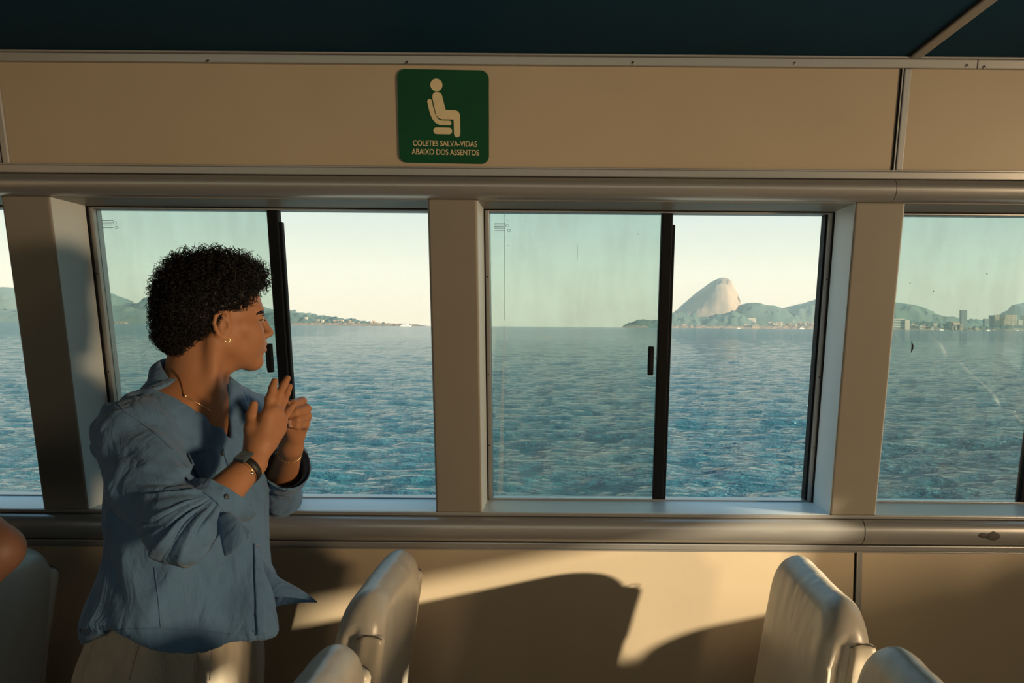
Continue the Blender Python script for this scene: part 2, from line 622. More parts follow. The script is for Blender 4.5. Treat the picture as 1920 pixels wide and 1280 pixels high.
speck(4, [(945, 398), (945.5, 450), (946, 520), (946, 600)], .0006, M_etch, 'glass_scratch')
sm = [on_pane(x, y, .0004) for x, y in ((945, 610), (942, 690), (938, 780), (936, 860), (933, 925), (943, 925), (944, 860), (945, 780), (946, 690), (946.5, 610))]
mesh('dried_smear', sm, [tuple(range(10))], M_smear, sashes[4])
speck(4, [(1082, 458), (1082.5, 475), (1082, 487)], .0005, M_etch, 'glass_scratch')
speck(5, [(1709, 640), (1711, 648), (1710, 655), (1708, 661)], [.0009, .0028, .0026, .0007], M_speck, 'paint_speck')
for x, y in ((1750, 545), (1749, 583), (1850, 512), (1706, 530)):
    speck(5, [(x, y), (x + 1, y + 1.5)], .0012, M_speck, 'paint_speck')
for x, y in ((952, 412), (952, 460), (1196, 438), (985, 415), (1083, 570), (957, 816)):
    speck(4, [(x, y), (x + 1, y + 1)], .0008, M_etch, 'paint_speck')
rnd = random.Random(5)
for k in range(14):
    x, y = 1172 + rnd.uniform(0, 22), 897 + rnd.uniform(0, 14)
    speck(4, [(x, y), (x + rnd.uniform(1, 3), y + rnd.uniform(-1, 1))], .0005, M_etch, 'etched_mark')

# worn patch on the right-hand end of the lower rail
for k, (px, py, rx, rz) in enumerate(((1843, 1003, .014, .008), (1862, 1004, .020, .013))):
    p = PT(px, py, WY(H(-.567), -.0335))
    s = MB().add(uvsphere((0, 0, 0), (rx, .0022, rz), 16, 8)).build('scuff_mark', sc_m, t3, True)
    s.location = p

# ------------------------------------------------------------------ rest of the cabin (behind and beside the camera)
wb = empty('wall_near')
tag(wb, 'cabin wall across from the windows in view', 'wall', kind='structure')
for z0, z1 in ((0, 1.08), (1.98, Z_CEIL)):
    box('panel', XL, XR, YB - .05, YB, z0, z1, M_bulk, wb)
for xx in np.arange(XL, XR, 1.1):
    box('pillar', xx, xx + .12, YB - .05, YB, 1.08, 1.98, M_bulk, wb)
wl = box('wall_left', XL - .05, XL, YB, WY(0), 0, Z_CEIL, M_bulk)
tag(wl, 'end wall of the cabin beyond the left edge', 'wall', kind='structure')
# end wall on the right: openings shaped to place sun and fill light
wr = empty('wall_right')
tag(wr, 'end wall of the cabin with a doorway, beyond the right edge', 'wall', kind='structure')
DY0, DY1, DZ = -0.95, 0.08, 1.70
OY0, OY1, OZ0, OZ1 = 0.60, 1.165, 1.02, 1.66
for y0, y1, z0, z1 in ((YB, DY0, 0, Z_CEIL), (DY0, DY1, DZ, Z_CEIL), (DY1, .34, 0, Z_CEIL), (.34, .585, 0, 1.10), (.34, .585, 1.50, Z_CEIL), (.585, OY0, 0, Z_CEIL), (OY0, OY1, 0, OZ0), (OY0, OY1, OZ1, Z_CEIL),
                       (OY1, WY(0), 0, Z_CEIL)):
    box('panel', XR, XR + .05, y0, y1, z0, z1, M_bulk, wr)

# ------------------------------------------------------------------ safety sign
M_green = material('sign_green', (0.002, 0.080, 0.030), 0.45, spec=0.25, noise=0.25, nscale=5)
M_cream = material('sign_print', (0.78, 0.66, 0.40), 0.5, noise=0.08, nscale=60)
zs = H(.5243)
sign = empty('safety_sign', (-0.310, WY(zs, 0.0035), zs))
tag(sign, 'square green sign with seated figure and life jacket wording on upper panel', 'sign')
sign.rotation_euler = (math.atan(TILT), math.radians(0.6), 0)
S = 0.2275 / 2


def flat(name, pts, mat, y0, y1, parent):
    n = len(pts)
    v = [(x, y0, z) for x, z in pts] + [(x, y1, z) for x, z in pts]
    f = [tuple(range(n)), tuple(range(2 * n - 1, n - 1, -1))] + [(i, i + n, (i + 1) % n + n, (i + 1) % n) for i in range(n)]
    o = mesh(name, v, f, mat, parent)
    fix_normals(o)
    return o


def rrect(x0, x1, z0, z1, r, n=8):
    pts = []
    for cx, cz, a0 in ((x1 - r, z1 - r, 0), (x0 + r, z1 - r, 90), (x0 + r, z0 + r, 180), (x1 - r, z0 + r, 270)):
        for i in range(n + 1):
            a = math.radians(a0 + 90 * i / n)
            pts.append((cx + r * math.cos(a), cz + r * math.sin(a)))
    return pts


flat('plate', rrect(-S, S, -S, S, .020), M_green, -.004, 0.0, sign)
# pictogram, drawn in sign pixels (zoomed 1280 px = 240 px), plate spans x 132..1065, z 218..1165
q = lambda x, y: ((x - 598) / 933 * 2 * S, (691 - y) / 947 * 2 * S)


def stroke(pts, r, name, n=10):
    """polyline with round ends and joins as one outline (sampled distance-free: union of offset sides)"""
    P = [np.array(q(*p)) for p in pts]
    R = r / 933 * 2 * S
    L, Rr = [], []
    for i in range(len(P)):
        d = P[min(i + 1, len(P) - 1)] - P[max(i - 1, 0)]
        d /= np.linalg.norm(d)
        nrm = np.array((-d[1], d[0]))
        L.append(P[i] + nrm * R)
        Rr.append(P[i] - nrm * R)
    d = P[-1] - P[-2]
    a = math.atan2(d[1], d[0])
    cap1 = [P[-1] + R * np.array((math.cos(a + math.pi / 2 - math.pi * k / n), math.sin(a + math.pi / 2 - math.pi * k / n))) for k in range(1, n)]
    d = P[0] - P[1]
    a = math.atan2(d[1], d[0])
    cap0 = [P[0] + R * np.array((math.cos(a + math.pi / 2 - math.pi * k / n), math.sin(a + math.pi / 2 - math.pi * k / n))) for k in range(1, n)]
    return flat(name, [tuple(p) for p in L + cap1 + Rr[::-1] + cap0], M_cream, -.0048, -.0042, sign)


cx, cz = q(530, 371)
flat('figure_head', [(cx + .0150 * math.cos(a), cz + .0150 * math.sin(a)) for a in np.linspace(0, 2 * math.pi, 28, endpoint=False)], M_cream, -.0048, -.0042, sign)
body = [(487, 500), (489, 470), (505, 448), (535, 440), (568, 448), (585, 470), (592, 500), (622, 622), (720, 622), (748, 632), (764, 655), (768, 690),
        (770, 850), (766, 875), (752, 890), (735, 894), (718, 888), (706, 870), (705, 850), (702, 714), (580, 714), (550, 704), (528, 682), (517, 650)]
flat('figure_body', [q(*p) for p in body], M_cream, -.0048, -.0042, sign)
stroke([(458, 537), (470, 600), (488, 665), (505, 702), (530, 732), (562, 748), (600, 750), (655, 750)], 24, 'seat_symbol')
flat('life_jacket_symbol', rrect(*[q(492, 830)[0], q(685, 830)[0], q(0, 865)[1], q(0, 799)[1]], .0078), M_cream, -.0048, -.0042, sign)


def text_mesh(name, body_, width, height, cx, cz, mat, parent, bold=0.010):
    cu = bpy.data.curves.new(name, 'FONT')
    cu.body = body_
    cu.align_x = 'CENTER'
    cu.align_y = 'CENTER'
    cu.size = 1.0
    cu.extrude = 0.008
    cu.offset = bold
    ob = bpy.data.objects.new('tmp_text', cu)
    COL.objects.link(ob)
    dg = bpy.context.evaluated_depsgraph_get()
    me = bpy.data.meshes.new_from_object(ob.evaluated_get(dg))
    bpy.data.objects.remove(ob)
    V = np.array([v.co[:] for v in me.vertices])
    mn, mx = V.min(0), V.max(0)
    V = V - (mn + mx) / 2
    sc = (width / (mx[0] - mn[0]), height / (mx[1] - mn[1]))
    W = np.stack([V[:, 0] * sc[0] + cx, -.0046 - V[:, 2] * .03, V[:, 1] * sc[1] + cz], 1)
    me.vertices.foreach_set('co', W.ravel())
    me.update()
    me.materials.clear()
    return put(name, me, mat, parent)


x0, z0 = q(278, 960)
text_mesh('lettering', 'COLETES SALVA-VIDAS', (q(942, 0)[0] - x0), q(0, 932)[1] - q(0, 990)[1], (q(942, 0)[0] + x0) / 2, z0, M_cream, sign)
x0, z0 = q(263, 1048)
text_mesh('lettering', 'ABAIXO DOS ASSENTOS', (q(962, 0)[0] - x0), q(0, 1019)[1] - q(0, 1077)[1], (q(962, 0)[0] + x0) / 2, z0, M_cream, sign)

# ------------------------------------------------------------------ sea, hills and shore
SEA = -2.4                      # water level below the cabin floor
CAMZ = EYE - SEA

# value noise in numpy
_R = np.random.RandomState(7)
_PERM = _R.rand(64, 64, 64).astype(np.float32)


def vnoise(P):
    P = np.asarray(P, dtype=np.float64)
    i = np.floor(P).astype(int)
    f = P - i
    f = f * f * (3 - 2 * f)
    r = 0
    for dx in (0, 1):
        for dy in (0, 1):
            for dz in (0, 1):
                w = (f[:, 0] if dx else 1 - f[:, 0]) * (f[:, 1] if dy else 1 - f[:, 1]) * (f[:, 2] if dz else 1 - f[:, 2])
                r = r + w * _PERM[(i[:, 0] + dx) & 63, (i[:, 1] + dy) & 63, (i[:, 2] + dz) & 63]
    return r * 2 - 1


def fbm(P, octv=4):
    a, s, r = 1.0, 1.0, 0
    for k in range(octv):
        r = r + a * vnoise(np.asarray(P) * s + 17.3 * k)
        a *= 0.5
        s *= 2.03
    return r


rows = np.concatenate([np.geomspace(7, 260, 420), np.geomspace(270, 14000, 60)])
cols = np.tan(np.linspace(-1.12, 1.12, 460))
YY, TT = np.meshgrid(rows, cols, indexing='ij')
XX = YY * TT
Pn = np.stack([XX.ravel(), YY.ravel(), np.zeros(XX.size)], 1)
amp = np.clip(1.2 - np.log(Pn[:, 1] / 14) / 3.2, 0, 1)
hh = (0.10 * fbm(Pn * (0.20, 0.45, 1), 3) + 0.085 * fbm(Pn * (0.8, 1.7, 1) + 40, 3)) * amp
Pn[:, 2] = SEA + hh
nr, nc = XX.shape
idx = np.arange(nr * nc).reshape(nr, nc)
quads = np.stack([idx[:-1, :-1].ravel(), idx[:-1, 1:].ravel(), idx[1:, 1:].ravel(), idx[1:, :-1].ravel()], 1)
ms = bpy.data.meshes.new('sea')
ms.vertices.add(len(Pn))
ms.vertices.foreach_set('co', Pn.astype(np.float32).ravel())
ms.loops.add(quads.size)
ms.loops.foreach_set('vertex_index', quads.ravel().astype(np.int32))
ms.polygons.add(len(quads))
ms.polygons.foreach_set('loop_start', np.arange(0, quads.size, 4, dtype=np.int32))
ms.polygons.foreach_set('use_smooth', np.ones(len(quads), bool))
ms.update(calc_edges=True)

sm_ = bpy.data.materials.new('sea_water')
sm_.use_nodes = True
t = sm_.node_tree
b = t.nodes['Principled BSDF']
b.inputs['Base Color'].default_value = (0.024, 0.112, 0.152, 1)
b.inputs['Roughness'].default_value = 0.07
b.inputs['IOR'].default_value = 1.33
tc = t.nodes.new('ShaderNodeTexCoord')
hts = []
for sx, sy, sc_, w_ in ((0.55, 1.15, 1.0, 1.0), (0.9, 2.0, 2.2, 0.5)):
    mp = t.nodes.new('ShaderNodeMapping')
    mp.inputs['Scale'].default_value = (sx, sy, 1)
    n_ = t.nodes.new('ShaderNodeTexNoise')
    n_.inputs['Scale'].default_value = sc_
    n_.inputs['Detail'].default_value = 5
    n_.inputs['Roughness'].default_value = 0.55
    n_.inputs['Distortion'].default_value = 0.3
    t.links.new(tc.outputs['Object'], mp.inputs[0])
    t.links.new(mp.outputs[0], n_.inputs['Vector'])
    hts.append(n_)
ad = t.nodes.new('ShaderNodeMath')
ad.operation = 'ADD'
t.links.new(hts[0].outputs['Fac'], ad.inputs[0])
t.links.new(hts[1].outputs['Fac'], ad.inputs[1])
bp = t.nodes.new('ShaderNodeBump')
bp.inputs['Strength'].default_value = 1.0
bp.inputs['Distance'].default_value = 0.6
t.links.new(ad.outputs[0], bp.inputs['Height'])
t.links.new(bp.outputs[0], b.inputs['Normal'])
sea = put('sea', ms, sm_)
tag(sea, 'rippled blue-green sea outside the windows', 'sea', kind='stuff')

M_rock = material('granite', (0.28, 0.24, 0.19), 0.9, noise=0.5, nscale=0.012, color2=(0.16, 0.16, 0.15), stretch=(1, 1, 0.3))
M_wood1 = material('forest', (0.068, 0.12, 0.100), 1.0, noise=0.4, nscale=0.02, color2=(0.035, 0.09, 0.095))
M_wood2 = material('hill_scrub', (0.09, 0.135, 0.11), 1.0, noise=0.5, nscale=0.006, color2=(0.05, 0.11, 0.115))
M_sand = material('shore_rock', (0.29, 0.235, 0.17), 0.9, noise=0.4, nscale=0.05)


def ridge(name, pts, D, W, mat, label, rough=0.06, res=90, cat='hill', skew=0.0):
    """hill whose outline from the deck follows the given pixels, at true distance D and with depth W"""
    P = np.array([PT(x, y, D) for x, y in pts])
    xs = np.linspace(P[0, 0], P[-1, 0], res)
    hs = np.interp(xs, P[:, 0], P[:, 2] - SEA)
    k = np.array([.25, .5, .25])
    for _ in range(2):
        hs[1:-1] = np.convolve(hs, k, 'valid')
    m = 26
    V = []
    top = max(hs.max(), 1)
    for j in range(m):
        tt = -1 + 2 * j / (m - 1)
        prof = (math.cos(tt * math.pi / 2)) ** 0.8
        for i in range(res):
            sc_ = (1 + tt * W / D * 0.5)
            V.append((xs[i] * sc_ + skew * tt * W * .2, D + tt * W * .5, SEA - 3 + (hs[i] + 3) * prof))
    V = np.array(V)
    nz_ = fbm(V / (top * 0.35) + 3.1, 5)
    fall = np.repeat(np.cos(np.linspace(-1, 1, m) * math.pi / 2), res)
    edge = np.tile(np.clip(np.minimum(np.arange(res), np.arange(res)[::-1]) / 6, 0, 1), m)
    V[:, 1] += nz_ * W * 0.08 * fall * edge
    V[:, 2] += np.where(fall < .93, nz_ * top * rough * 2.0, nz_ * top * rough * .35) * edge * np.clip(fall * 4, 0, 1)
    idx = np.arange(m * res).reshape(m, res)
    q_ = np.stack([idx[:-1, :-1].ravel(), idx[:-1, 1:].ravel(), idx[1:, 1:].ravel(), idx[1:, :-1].ravel()], 1)
    o = mesh(name, V, q_, mat, None, True, loc=(float(P[:, 0].mean()), D, SEA))
    return tag(o, label, cat)


peak = ridge('rock_peak', [(1236, 607), (1262, 588), (1282, 570), (1300, 555), (1318, 540), (1335, 527), (1345, 521), (1354, 520), (1365, 522), (1372, 530),
                           (1379, 545), (1385, 560), (1387, 572), (1384, 585), (1394, 604), (1402, 613)], 6200, 900, M_rock,
             'steep bare granite peak standing across the bay', 0.05, 140, 'peak')
M_rock.node_tree.nodes  # (colours: granite, see material)
ridge('wooded_headland', [(1238, 612), (1248, 592), (1262, 588), (1285, 590), (1305, 594), (1325, 594), (1350, 590), (1372, 584), (1390, 588), (1410, 602), (1428, 613)],
      5700, 500, M_wood1, 'low green wooded slope at the foot of the granite peak', 0.10)
ridge('low_islet', [(1168, 611), (1180, 606), (1195, 600), (1207, 598), (1218, 600), (1232, 600), (1246, 598), (1262, 612)], 5600, 400, M_wood1,
      'low dark islet left of the granite peak', 0.08)
ridge('wooded_hill', [(1366, 613), (1382, 580), (1390, 571), (1410, 567), (1424, 568), (1438, 572), (1455, 573), (1470, 580), (1490, 590), (1512, 602), (1530, 614)],
      6000, 700, M_wood1, 'dark wooded hill right of the granite peak', 0.06)
ridge('far_hill', [(1440, 614), (1464, 580), (1485, 576), (1505, 569), (1530, 564), (1550, 561), (1580, 556), (1620, 560), (1660, 566), (1682, 567), (1705, 570), (1735, 576),
                   (1752, 588), (1775, 594), (1800, 598), (1830, 610), (1850, 618)], 6900, 900, M_wood2, 'broad scrubby hill behind the shore town', 0.08, 120)
ridge('far_hill', [(1800, 618), (1816, 600), (1836, 598), (1850, 604), (1868, 600), (1885, 582), (1900, 573), (1925, 567), (1965, 560), (2030, 575), (2100, 610)],
      7200, 900, M_wood2, 'hill rising at the right edge behind tall buildings', 0.08)
ridge('tree_belt', [(1700, 617), (1708, 602), (1722, 606), (1740, 604), (1765, 607), (1786, 606), (1800, 610), (1812, 617)], 5200, 200, M_wood1,
      'dark belt of trees along the town shore', 0.2, 90, 'trees')
ridge('tree_belt', [(1815, 618), (1830, 612), (1860, 613), (1890, 611), (1930, 610), (1990, 614), (2010, 620)], 5100, 200, M_wood1,
      'dark belt of trees under the tall buildings at the right edge', 0.2, 90, 'trees')
# left shore
ridge('bay_hill', [(-420, 603), (-250, 560), (-80, 545), (-20, 541), (18, 537), (60, 548), (110, 552), (150, 545), (190, 545), (215, 553), (240, 566), (256, 571), (275, 585), (300, 604)],
      6000, 1100, M_wood2, 'blue-green hill across the bay at the left', 0.05, 130)
ridge('bay_hill', [(225, 606), (245, 575), (258, 567), (278, 558), (300, 551), (330, 545), (380, 548), (430, 560), (470, 572), (500, 577), (525, 583), (560, 588), (600, 594), (640, 600), (670, 607)],
      5800, 1000, M_wood2, 'hill sloping down to the shore behind the standing person', 0.06, 130)
ridge('near_shore_hill', [(-300, 604), (-120, 585), (0, 580), (90, 578), (180, 572), (230, 573), (262, 580), (290, 588), (315, 605)], 5000, 600, M_wood2,
      'lower green slope in front of the left hills', 0.08, 110)
ridge('headland', [(470, 609), (500, 586), (540, 585), (560, 587), (585, 591), (612, 593), (630, 595), (645, 599), (668, 601), (690, 604), (720, 607), (745, 610)],
      4300, 400, M_wood1, 'long green headland tapering to a point with white houses', 0.10, 110)
ridge('shore_strip', [(536, 610), (545, 605.5), (600, 605), (660, 606), (720, 607), (770, 608), (800, 610.5)], 4000, 120, M_sand,
      'pale rocky shoreline under the left headland', 0.25, 90, 'shore')
ridge('shore_strip', [(1246, 613.5), (1256, 611), (1300, 611), (1380, 611.3), (1440, 611), (1520, 611), (1546, 613), (1556, 615)], 5300, 120, M_sand,
      'pale rocky shoreline below the granite peak', 0.25, 90, 'shore')
ridge('shore_strip', [(1660, 618), (1672, 612), (1700, 613), (1750, 614), (1775, 616.5), (1810, 617), (1850, 617), (1930, 616.5), (1990, 619)], 4900, 120, M_sand,
      'pale quay line along the town at the right', 0.25, 90, 'shore')
ridge('shore_strip', [(206, 606), (216, 603.5), (228, 602), (236, 603), (242, 606)], 4300, 80, M_sand, 'short pale beach below the hills behind the person', 0.2, 40, 'shore')
ridge('shore_strip', [(1166, 612), (1176, 610), (1210, 610), (1216, 612)], 5200, 80, M_sand, 'pale beach on the low islet', 0.2, 40, 'shore')

# ------------------------------------------------------------------ buildings and boats on the shore
M_white = material('white_render', (0.48, 0.44, 0.37), 0.8)
M_beige = material('beige_render', (0.34, 0.275, 0.20), 0.8)
M_glassfar = material('dark_window', (0.10, 0.15, 0.18), 0.3)
M_greytower = material('grey_facade', (0.13, 0.18, 0.20), 0.7)
M_tile = material('roof_tile', (0.50, 0.28, 0.18), 0.9)
M_hull = material('white_hull', (0.88, 0.86, 0.80), 0.4)


def building(px0, px1, py0, py1, D, mat, label, group=None, floors=0, bays=0, roof=None, name='building'):
    a, b_ = PT(px0, py1, D), PT(px1, py0, D)
    x0, x1 = a[0], b_[0]
    z1 = b_[2]
    dp = max((x1 - x0) * .7, 12)
    r = empty(name, ((x0 + x1) / 2, D, SEA))
    tag(r, label, 'building', group)
    w, h = (x1 - x0) / 2, z1 - SEA
    m_ = MB().cube(-w, w, 0, dp, 0, h).build('walls', mat, r)
    if roof == 'gable':
        v = [(-w - 1, -1, h), (w + 1, -1, h), (w + 1, dp + 1, h), (-w - 1, dp + 1, h), (-w - 1, dp / 2, h + w * .45), (w + 1, dp / 2, h + w * .45)]
        mesh('roof', v, [(0, 3, 2, 1), (0, 1, 5, 4), (2, 3, 4, 5), (0, 4, 3), (1, 2, 5)], M_tile, r)
    else:
        MB().cube(-w - .6, w + .6, -.6, dp + .6, h, h + max(1.0, h * .025)).build('roof', mat, r)
    base = max(0.0, PT((px0 + px1) / 2, py1, D)[2] - SEA)
    for f_ in range(floors):
        zz0 = base + (h - base) * (f_ + .30) / floors
        zz1 = base + (h - base) * (f_ + .72) / floors
        if bays:
            for k in range(bays):
                xa = -w + 2 * w * (k + .22) / bays
                xb = -w + 2 * w * (k + .78) / bays
                MB().cube(xa, xb, -.5, .4, zz0, zz1).build('window', M_glassfar, r)
        else:
            MB().cube(-w * .92, w * .92, -.5, .4, zz0, zz1).build('window_band', M_glassfar, r)
    return r


building(1402, 1418, 597, 612, 5650, M_white, 'white slab building alone below the wooded hill', floors=3, bays=3)
building(1410, 1423, 609, 613, 5250, M_beige, 'low beige shed in front of the white slab building', floors=1, bays=3)
building(1672, 1697, 598, 617, 4850, M_white, 'long white building with window bands beside the right pillar', floors=4)
building(1697, 1706, 600, 617, 4840, M_white, 'blank white block at the end of the banded building', floors=0)
building(1802.5, 1813.5, 582, 617, 5600, M_greytower, 'tall grey tower rising alone from the town', floors=9)
TALL = [(1846, 1855, 598, M_greytower), (1857, 1866, 592, M_greytower), (1866, 1874, 591, M_beige), (1876, 1881, 597, M_beige), (1882.5, 1892, 599, M_beige), (1885, 1908, 591, M_beige),
        (1910, 1918, 600, M_white), (1918, 1932, 592, M_beige), (1936, 1948, 588, M_beige)]
TLAB = ['grey block leftmost in the tall cluster at the right edge', 'tall grey slab, second in the cluster at the right edge', 'tall beige slab beside the grey slab in the right cluster',
        'narrow beige block in a gap of the right cluster', 'low beige block in front of the wide sunlit slab', 'widest sunlit beige slab of the right cluster',
        'low white block right of the widest slab', 'beige slab cut by the right edge of the picture', 'beige slab just past the right edge']
for (a, b_, y_, m_), lb in zip(TALL, TLAB):
    building(a, b_, y_, 616, 5400 - (a % 7) * 12, m_, lb, floors=6, bays=3)
rnd = random.Random(11)
for k, px in enumerate(np.linspace(1443, 1538, 22)):
    w_ = rnd.uniform(2.6, 4.6)
    h_ = rnd.choice((604, 605.5, 606.5, 607.5, 603.5))
    if 1484 < px < 1490:
        h_ = 602
    building(px - w_ / 2, px + w_ / 2, h_, 612, 5450 + rnd.uniform(-60, 60), rnd.choice((M_white, M_white, M_beige)),
             'small pale house in the row below the wooded hill', 'houses below the wooded hill', 2, 2, rnd.choice((None, 'gable')), 'house')
for k, (px, py) in enumerate(((573, 595), (590, 600), (596, 599.5), (604, 600), (627, 601), (632, 599.5), (641, 600.5), (655, 600), (636, 605), (660, 604), (672, 604), (695, 604.5), (700, 602), (707, 604),
                              (712, 605), (722, 606), (735, 607), (745, 607.5))):
    building(px - 2.2, px + 2.4, py, py + 4, 4120 - (k % 3) * 20 if k > 7 else 4150, rnd.choice((M_white, M_white, M_beige)),
             'small pale house on the long left headland', 'houses on the left headland', 1, 2, rnd.choice((None, 'gable')), 'house')
for k, (px, py) in enumerate(((1252, 609), (1259, 609.5), (1281, 608), (1285, 609), (1297, 610), (1308, 609.5), (1320, 610), (1398, 608), (1402, 609))):
    building(px - 1.8, px + 1.8, py, 612, 5290, rnd.choice((M_white, M_beige)), 'small pale house at the foot of the granite peak', 'houses at the peak', 1, 2, 'gable', 'house')
for k, (px, py) in enumerate(((1712, 608), (1719, 609), (1727, 610), (1734, 612), (1742, 613), (1748, 613), (1754, 607), (1786, 603), (1791, 605), (1797, 606), (1803, 608), (1789, 611), (1796, 613), (1820, 614), (1832, 614.5))):
    building(px - 2.8, px + 3.0, py, 617, 4880 - (k % 3) * 15, rnd.choice((M_white, M_beige)), 'small pale waterfront house among the right-hand trees', 'waterfront houses at the right', 1, 2, rnd.choice((None, 'gable')), 'house')


def boat(px, py, L, D, label, mast):
    p = PT(px, py, D)
    r = empty('boat', (p[0], D, SEA))
    tag(r, label, 'boat', 'boats on the bay')
    v = [(-L / 2, -L * .13, .1), (L * .3, -L * .13, .1), (L / 2, 0, .1), (L * .3, L * .13, .1), (-L / 2, L * .13, .1),
         (-L / 2, -L * .17, L * .16), (L * .33, -L * .17, L * .17), (L * .6, 0, L * .2), (L * .33, L * .17, L * .17), (-L / 2, L * .17, L * .16)]
    f = [(4, 3, 2, 1, 0), (5, 6, 7, 8, 9)] + [(i, (i + 1) % 5, (i + 1) % 5 + 5, i + 5) for i in range(5)]
    mesh('hull', v, f, M_hull, r)
    MB().cube(-L * .25, L * .15, -L * .09, L * .09, L * .16, L * .30).build('cabin', M_hull, r)
    if mast:
        MB().cube(-L * .012, L * .012, -L * .012, L * .012, L * .16, L * 1.7).build('mast', M_hull, r)
    return r


boat(757, 611, 26, 3200, 'white motor boat off the tip of the left headland, left of two', False)
boat(764, 611, 30, 3150, 'white motor boat off the tip of the left headland, right of two', False)
boat(1385, 614, 16, 3800, 'tiny white boat below the wooded slope of the peak', False)
boat(1503, 615, 24, 3900, 'white boat in front of the house row', False)
boat(1765, 620, 16, 3000, 'white boat with mast off the right-hand trees', True)
boat(1853, 620, 14, 2600, 'sailing boat with tall mast before the tall buildings', True)
boat(1908, 618, 12, 3300, 'tiny white boat close to the right edge', False)

# sea haze between the ferry and the far shore
hz_m = bpy.data.materials.new('sea_haze')
hz_m.use_nodes = True
t = hz_m.node_tree
t.nodes.clear()
out = t.nodes.new('ShaderNodeOutputMaterial')
vs = t.nodes.new('ShaderNodeVolumeScatter')
vs.inputs['Color'].default_value = (0.55, 0.84, 0.95, 1)
vs.inputs['Density'].default_value = 1.0e-4
vs.inputs['Anisotropy'].default_value = 0.0
t.links.new(vs.outputs[0], out.inputs['Volume'])
hz_o = box('sea_haze', -9000, 9000, 2600, 9500, SEA + 1.0, SEA + 700, hz_m)
tag(hz_o, 'thin bluish haze over the bay', 'haze', kind='stuff')

# ------------------------------------------------------------------ soft shapes: distance fields meshed with surface nets


class SDF:
    """list of primitives in world space, blended smoothly in order"""

    def __init__(s):
        s.p = []

    def _add(s, fn, c, r, k, sub=False):
        s.p.append((fn, np.asarray(c, float), float(r), float(k), sub))
        return s

    def cap(s, a, b, ra, rb=None, k=0.01, sub=False):
        rb = ra if rb is None else rb
        a, b = np.asarray(a, float), np.asarray(b, float)
        ba = b - a
        l2 = ba.dot(ba) + 1e-12

        def fn(P):
            h = np.clip((P - a) @ ba / l2, 0, 1)
            d = P - a - h[:, None] * ba
            return np.sqrt((d * d).sum(1)) - (ra + (rb - ra) * h)
        return s._add(fn, (a + b) / 2, math.sqrt(l2) / 2 + max(ra, rb), k, sub)

    def chain(s, pts, rs, k=0.006, sub=False):
        for i in range(len(pts) - 1):
            s.cap(pts[i], pts[i + 1], rs[i], rs[i + 1], k, sub)
        return s

    def ell(s, c, r, axes=None, k=0.01, sub=False):
        c, r = np.asarray(c, float), np.asarray(r, float)
        A = np.eye(3) if axes is None else np.asarray(axes, float)

        def fn(P):
            q_ = (P - c) @ A.T
            k0 = np.sqrt(((q_ / r) ** 2).sum(1))
            k1 = np.sqrt(((q_ / (r * r)) ** 2).sum(1)) + 1e-9
            return k0 * (k0 - 1) / k1
        return s._add(fn, c, r.max(), k, sub)

    def rbox(s, c, half, rad, axes=None, k=0.01, sub=False):
        c, half = np.asarray(c, float), np.asarray(half, float)
        A = np.eye(3) if axes is None else np.asarray(axes, float)

        def fn(P):
            q_ = np.abs((P - c) @ A.T) - (half - rad)
            return np.sqrt((np.maximum(q_, 0) ** 2).sum(1)) + np.minimum(q_.max(1), 0) - rad
        return s._add(fn, c, np.linalg.norm(half), k, sub)

    def fn(s, fn, c, r, k=0.0, sub=False):
        return s._add(fn, c, r, k, sub)

    def eval(s, P, prims):
        d = np.full(len(P), 1.0)
        for fn, c, r, k, sub in prims:
            e = fn(P)
            if sub:
                e = -e
                if k > 0:
                    h = np.clip(k - np.abs(d - e), 0, None) / k
                    d = np.maximum(d, e) + h * h * k * .25
                else:
                    d = np.maximum(d, e)
            else:
                if k > 0:
                    h = np.clip(k - np.abs(d - e), 0, None) / k
                    d = np.minimum(d, e) - h * h * k * .25
                else:
                    d = np.minimum(d, e)
        return d

    def mesh(s, lo, hi, vox, blk=16):
        lo, hi = np.asarray(lo, float), np.asarray(hi, float)
        nb = np.ceil((hi - lo) / vox / blk).astype(int)
        n = nb * blk
        G = np.ones(n, np.float32)
        half = blk * vox / 2
        rad = half * math.sqrt(3)
        ax = (np.arange(blk) + 0.0) * vox
        loc = np.stack(np.meshgrid(ax, ax, ax, indexing='ij'), -1).reshape(-1, 3)
        for bi in range(nb[0]):
            for bj in range(nb[1]):
                for bk in range(nb[2]):
                    o_ = lo + np.array((bi, bj, bk)) * blk * vox
                    c_ = o_ + half
                    pr = [p for p in s.p if np.linalg.norm(c_ - p[1]) - p[2] - rad < p[3] + vox * 2]
                    if not pr:
                        continue
                    d0 = s.eval(c_[None], pr)[0]
                    if abs(d0) > rad * 2.2 + .02:
                        if d0 < 0:
                            G[bi * blk:(bi + 1) * blk, bj * blk:(bj + 1) * blk, bk * blk:(bk + 1) * blk] = -1
                        continue
                    G[bi * blk:(bi + 1) * blk, bj * blk:(bj + 1) * blk, bk * blk:(bk + 1) * blk] = s.eval(loc + o_, pr).reshape(blk, blk, blk)
        return surface_nets(G, lo, vox)


